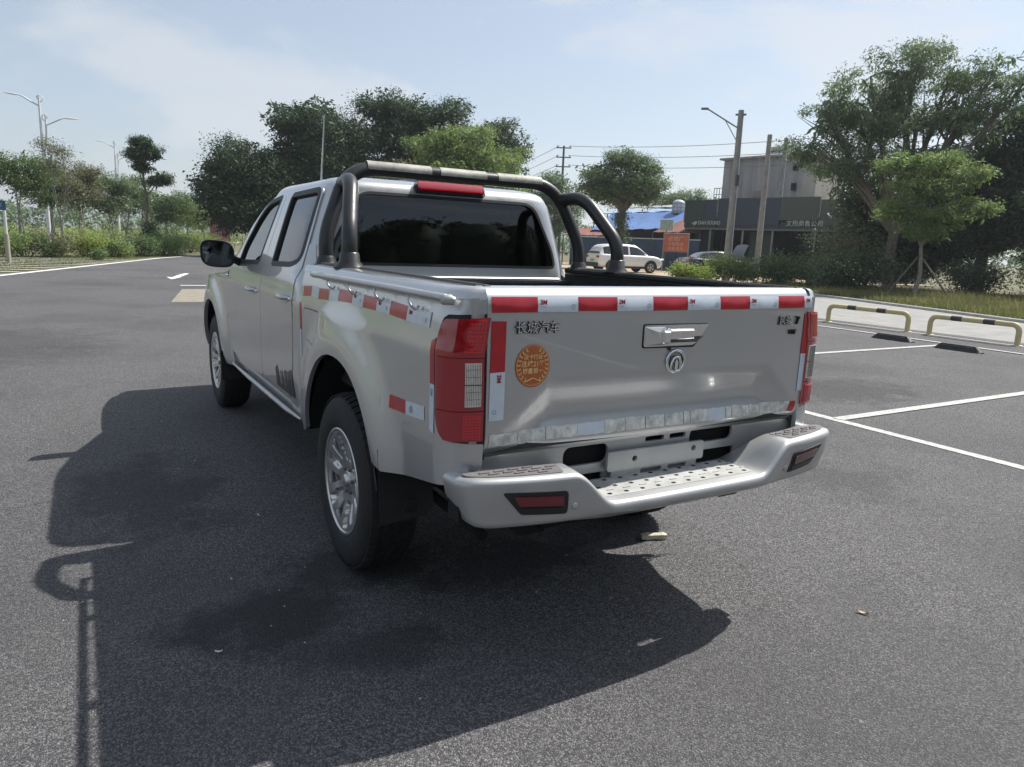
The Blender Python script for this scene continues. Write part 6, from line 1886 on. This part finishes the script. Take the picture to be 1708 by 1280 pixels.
for t in np.linspace(0, 1, 6): rows.append([(x * (1 - .12 * t), 1.22 + .35 * t - .10 * math.sin(t * 3), .98 + .95 * t - .05 * (x / .7)**2) for x in np.linspace(-.75, .75, 9)])
hb_.grid(rows); hb_.build('raised_bonnet', mat('bonnet_underside', (.22, .23, .25), .6, .3), dc)

# ------------------------------------------------------------------ litter
lt = MB(); 
lt.grid([[(p[0] * k, yy, p[1] * k + .012) for p in ((-.018, -.010), (.018, -.012), (.022, .006), (.004, .016), (-.016, .010))] for yy, k in ((-.07, .8), (-.05, 1.1), (.0, .95), (.03, 1.15), (.06, .9))], False, True)
lt.add([(p[0] * .8, -.07, p[1] * .8 + .012) for p in ((-.018, -.010), (.018, -.012), (.022, .006), (.004, .016), (-.016, .010))], [(0, 1, 2, 3, 4)])
lo = lt.build('crushed_carton', mat('carton', (.62, .55, .36), .6, var=.35, vscale=30, var2=(.35, .34, .32)))
lo.location = (.60, .66, .004); lo.rotation_euler = (0, 0, 1.2)
tag(lo, 'small crushed yellowish carton on the asphalt under the bumper', 'litter')
def leaf_litter(label, x, y, s, rz, m, cat='leaf', name='fallen_leaf'):
    rows = []
    for t in np.linspace(-1, 1, 7):
        w_ = s * .34 * (1 - t * t)**.6 + .0005
        rows.append([(-w_, t * s, .006 + .006 * t * t), (0, t * s, .003 + .002 * t), (w_, t * s, .006 + .007 * t * t)])
    o = MB().grid(rows).build(name, m); o.location = (x, y, .001); o.rotation_euler = (0, 0, rz)
    return tag(o, label, cat)
leaf_litter('dry tan fallen leaf on the sunlit asphalt at lower right', .87, -.29, .022, .5, mat('dry_leaf', (.50, .36, .20), .8, var=.3, vscale=40))
leaf_litter('white paper scrap on the shaded asphalt at lower left', -1.423, .543, .013, 1.2, mat('paper_scrap', (.7, .7, .7), .8), 'litter', 'paper_scrap')
leaf_litter('pale paper scrap on the shaded asphalt beside the rear wheel', -1.05, 1.75, .012, .3, MATS['paper_scrap'], 'litter', 'paper_scrap')
leaf_litter('tiny dry leaf far left on the sunlit asphalt', -3.05, 14.0, .06, 1.0, MATS['dry_leaf'])

# ------------------------------------------------------------------ thin humid air
hz_m = bpy.data.materials.new('humid_air'); hz_m.use_nodes = True
nt = hz_m.node_tree; nt.nodes.clear()
ho = nt.nodes.new('ShaderNodeOutputMaterial'); pv = nt.nodes.new('ShaderNodeVolumePrincipled')
pv.inputs['Color'].default_value = (.88, .93, 1.0, 1); pv.inputs['Density'].default_value = .0005; pv.inputs['Anisotropy'].default_value = .3
nt.links.new(pv.outputs[0], ho.inputs['Volume'])
hz = MB().box((0, 0, 44), (5300, 5300, 90.2)).build('haze', hz_m)
tag(hz, kind='stuff')
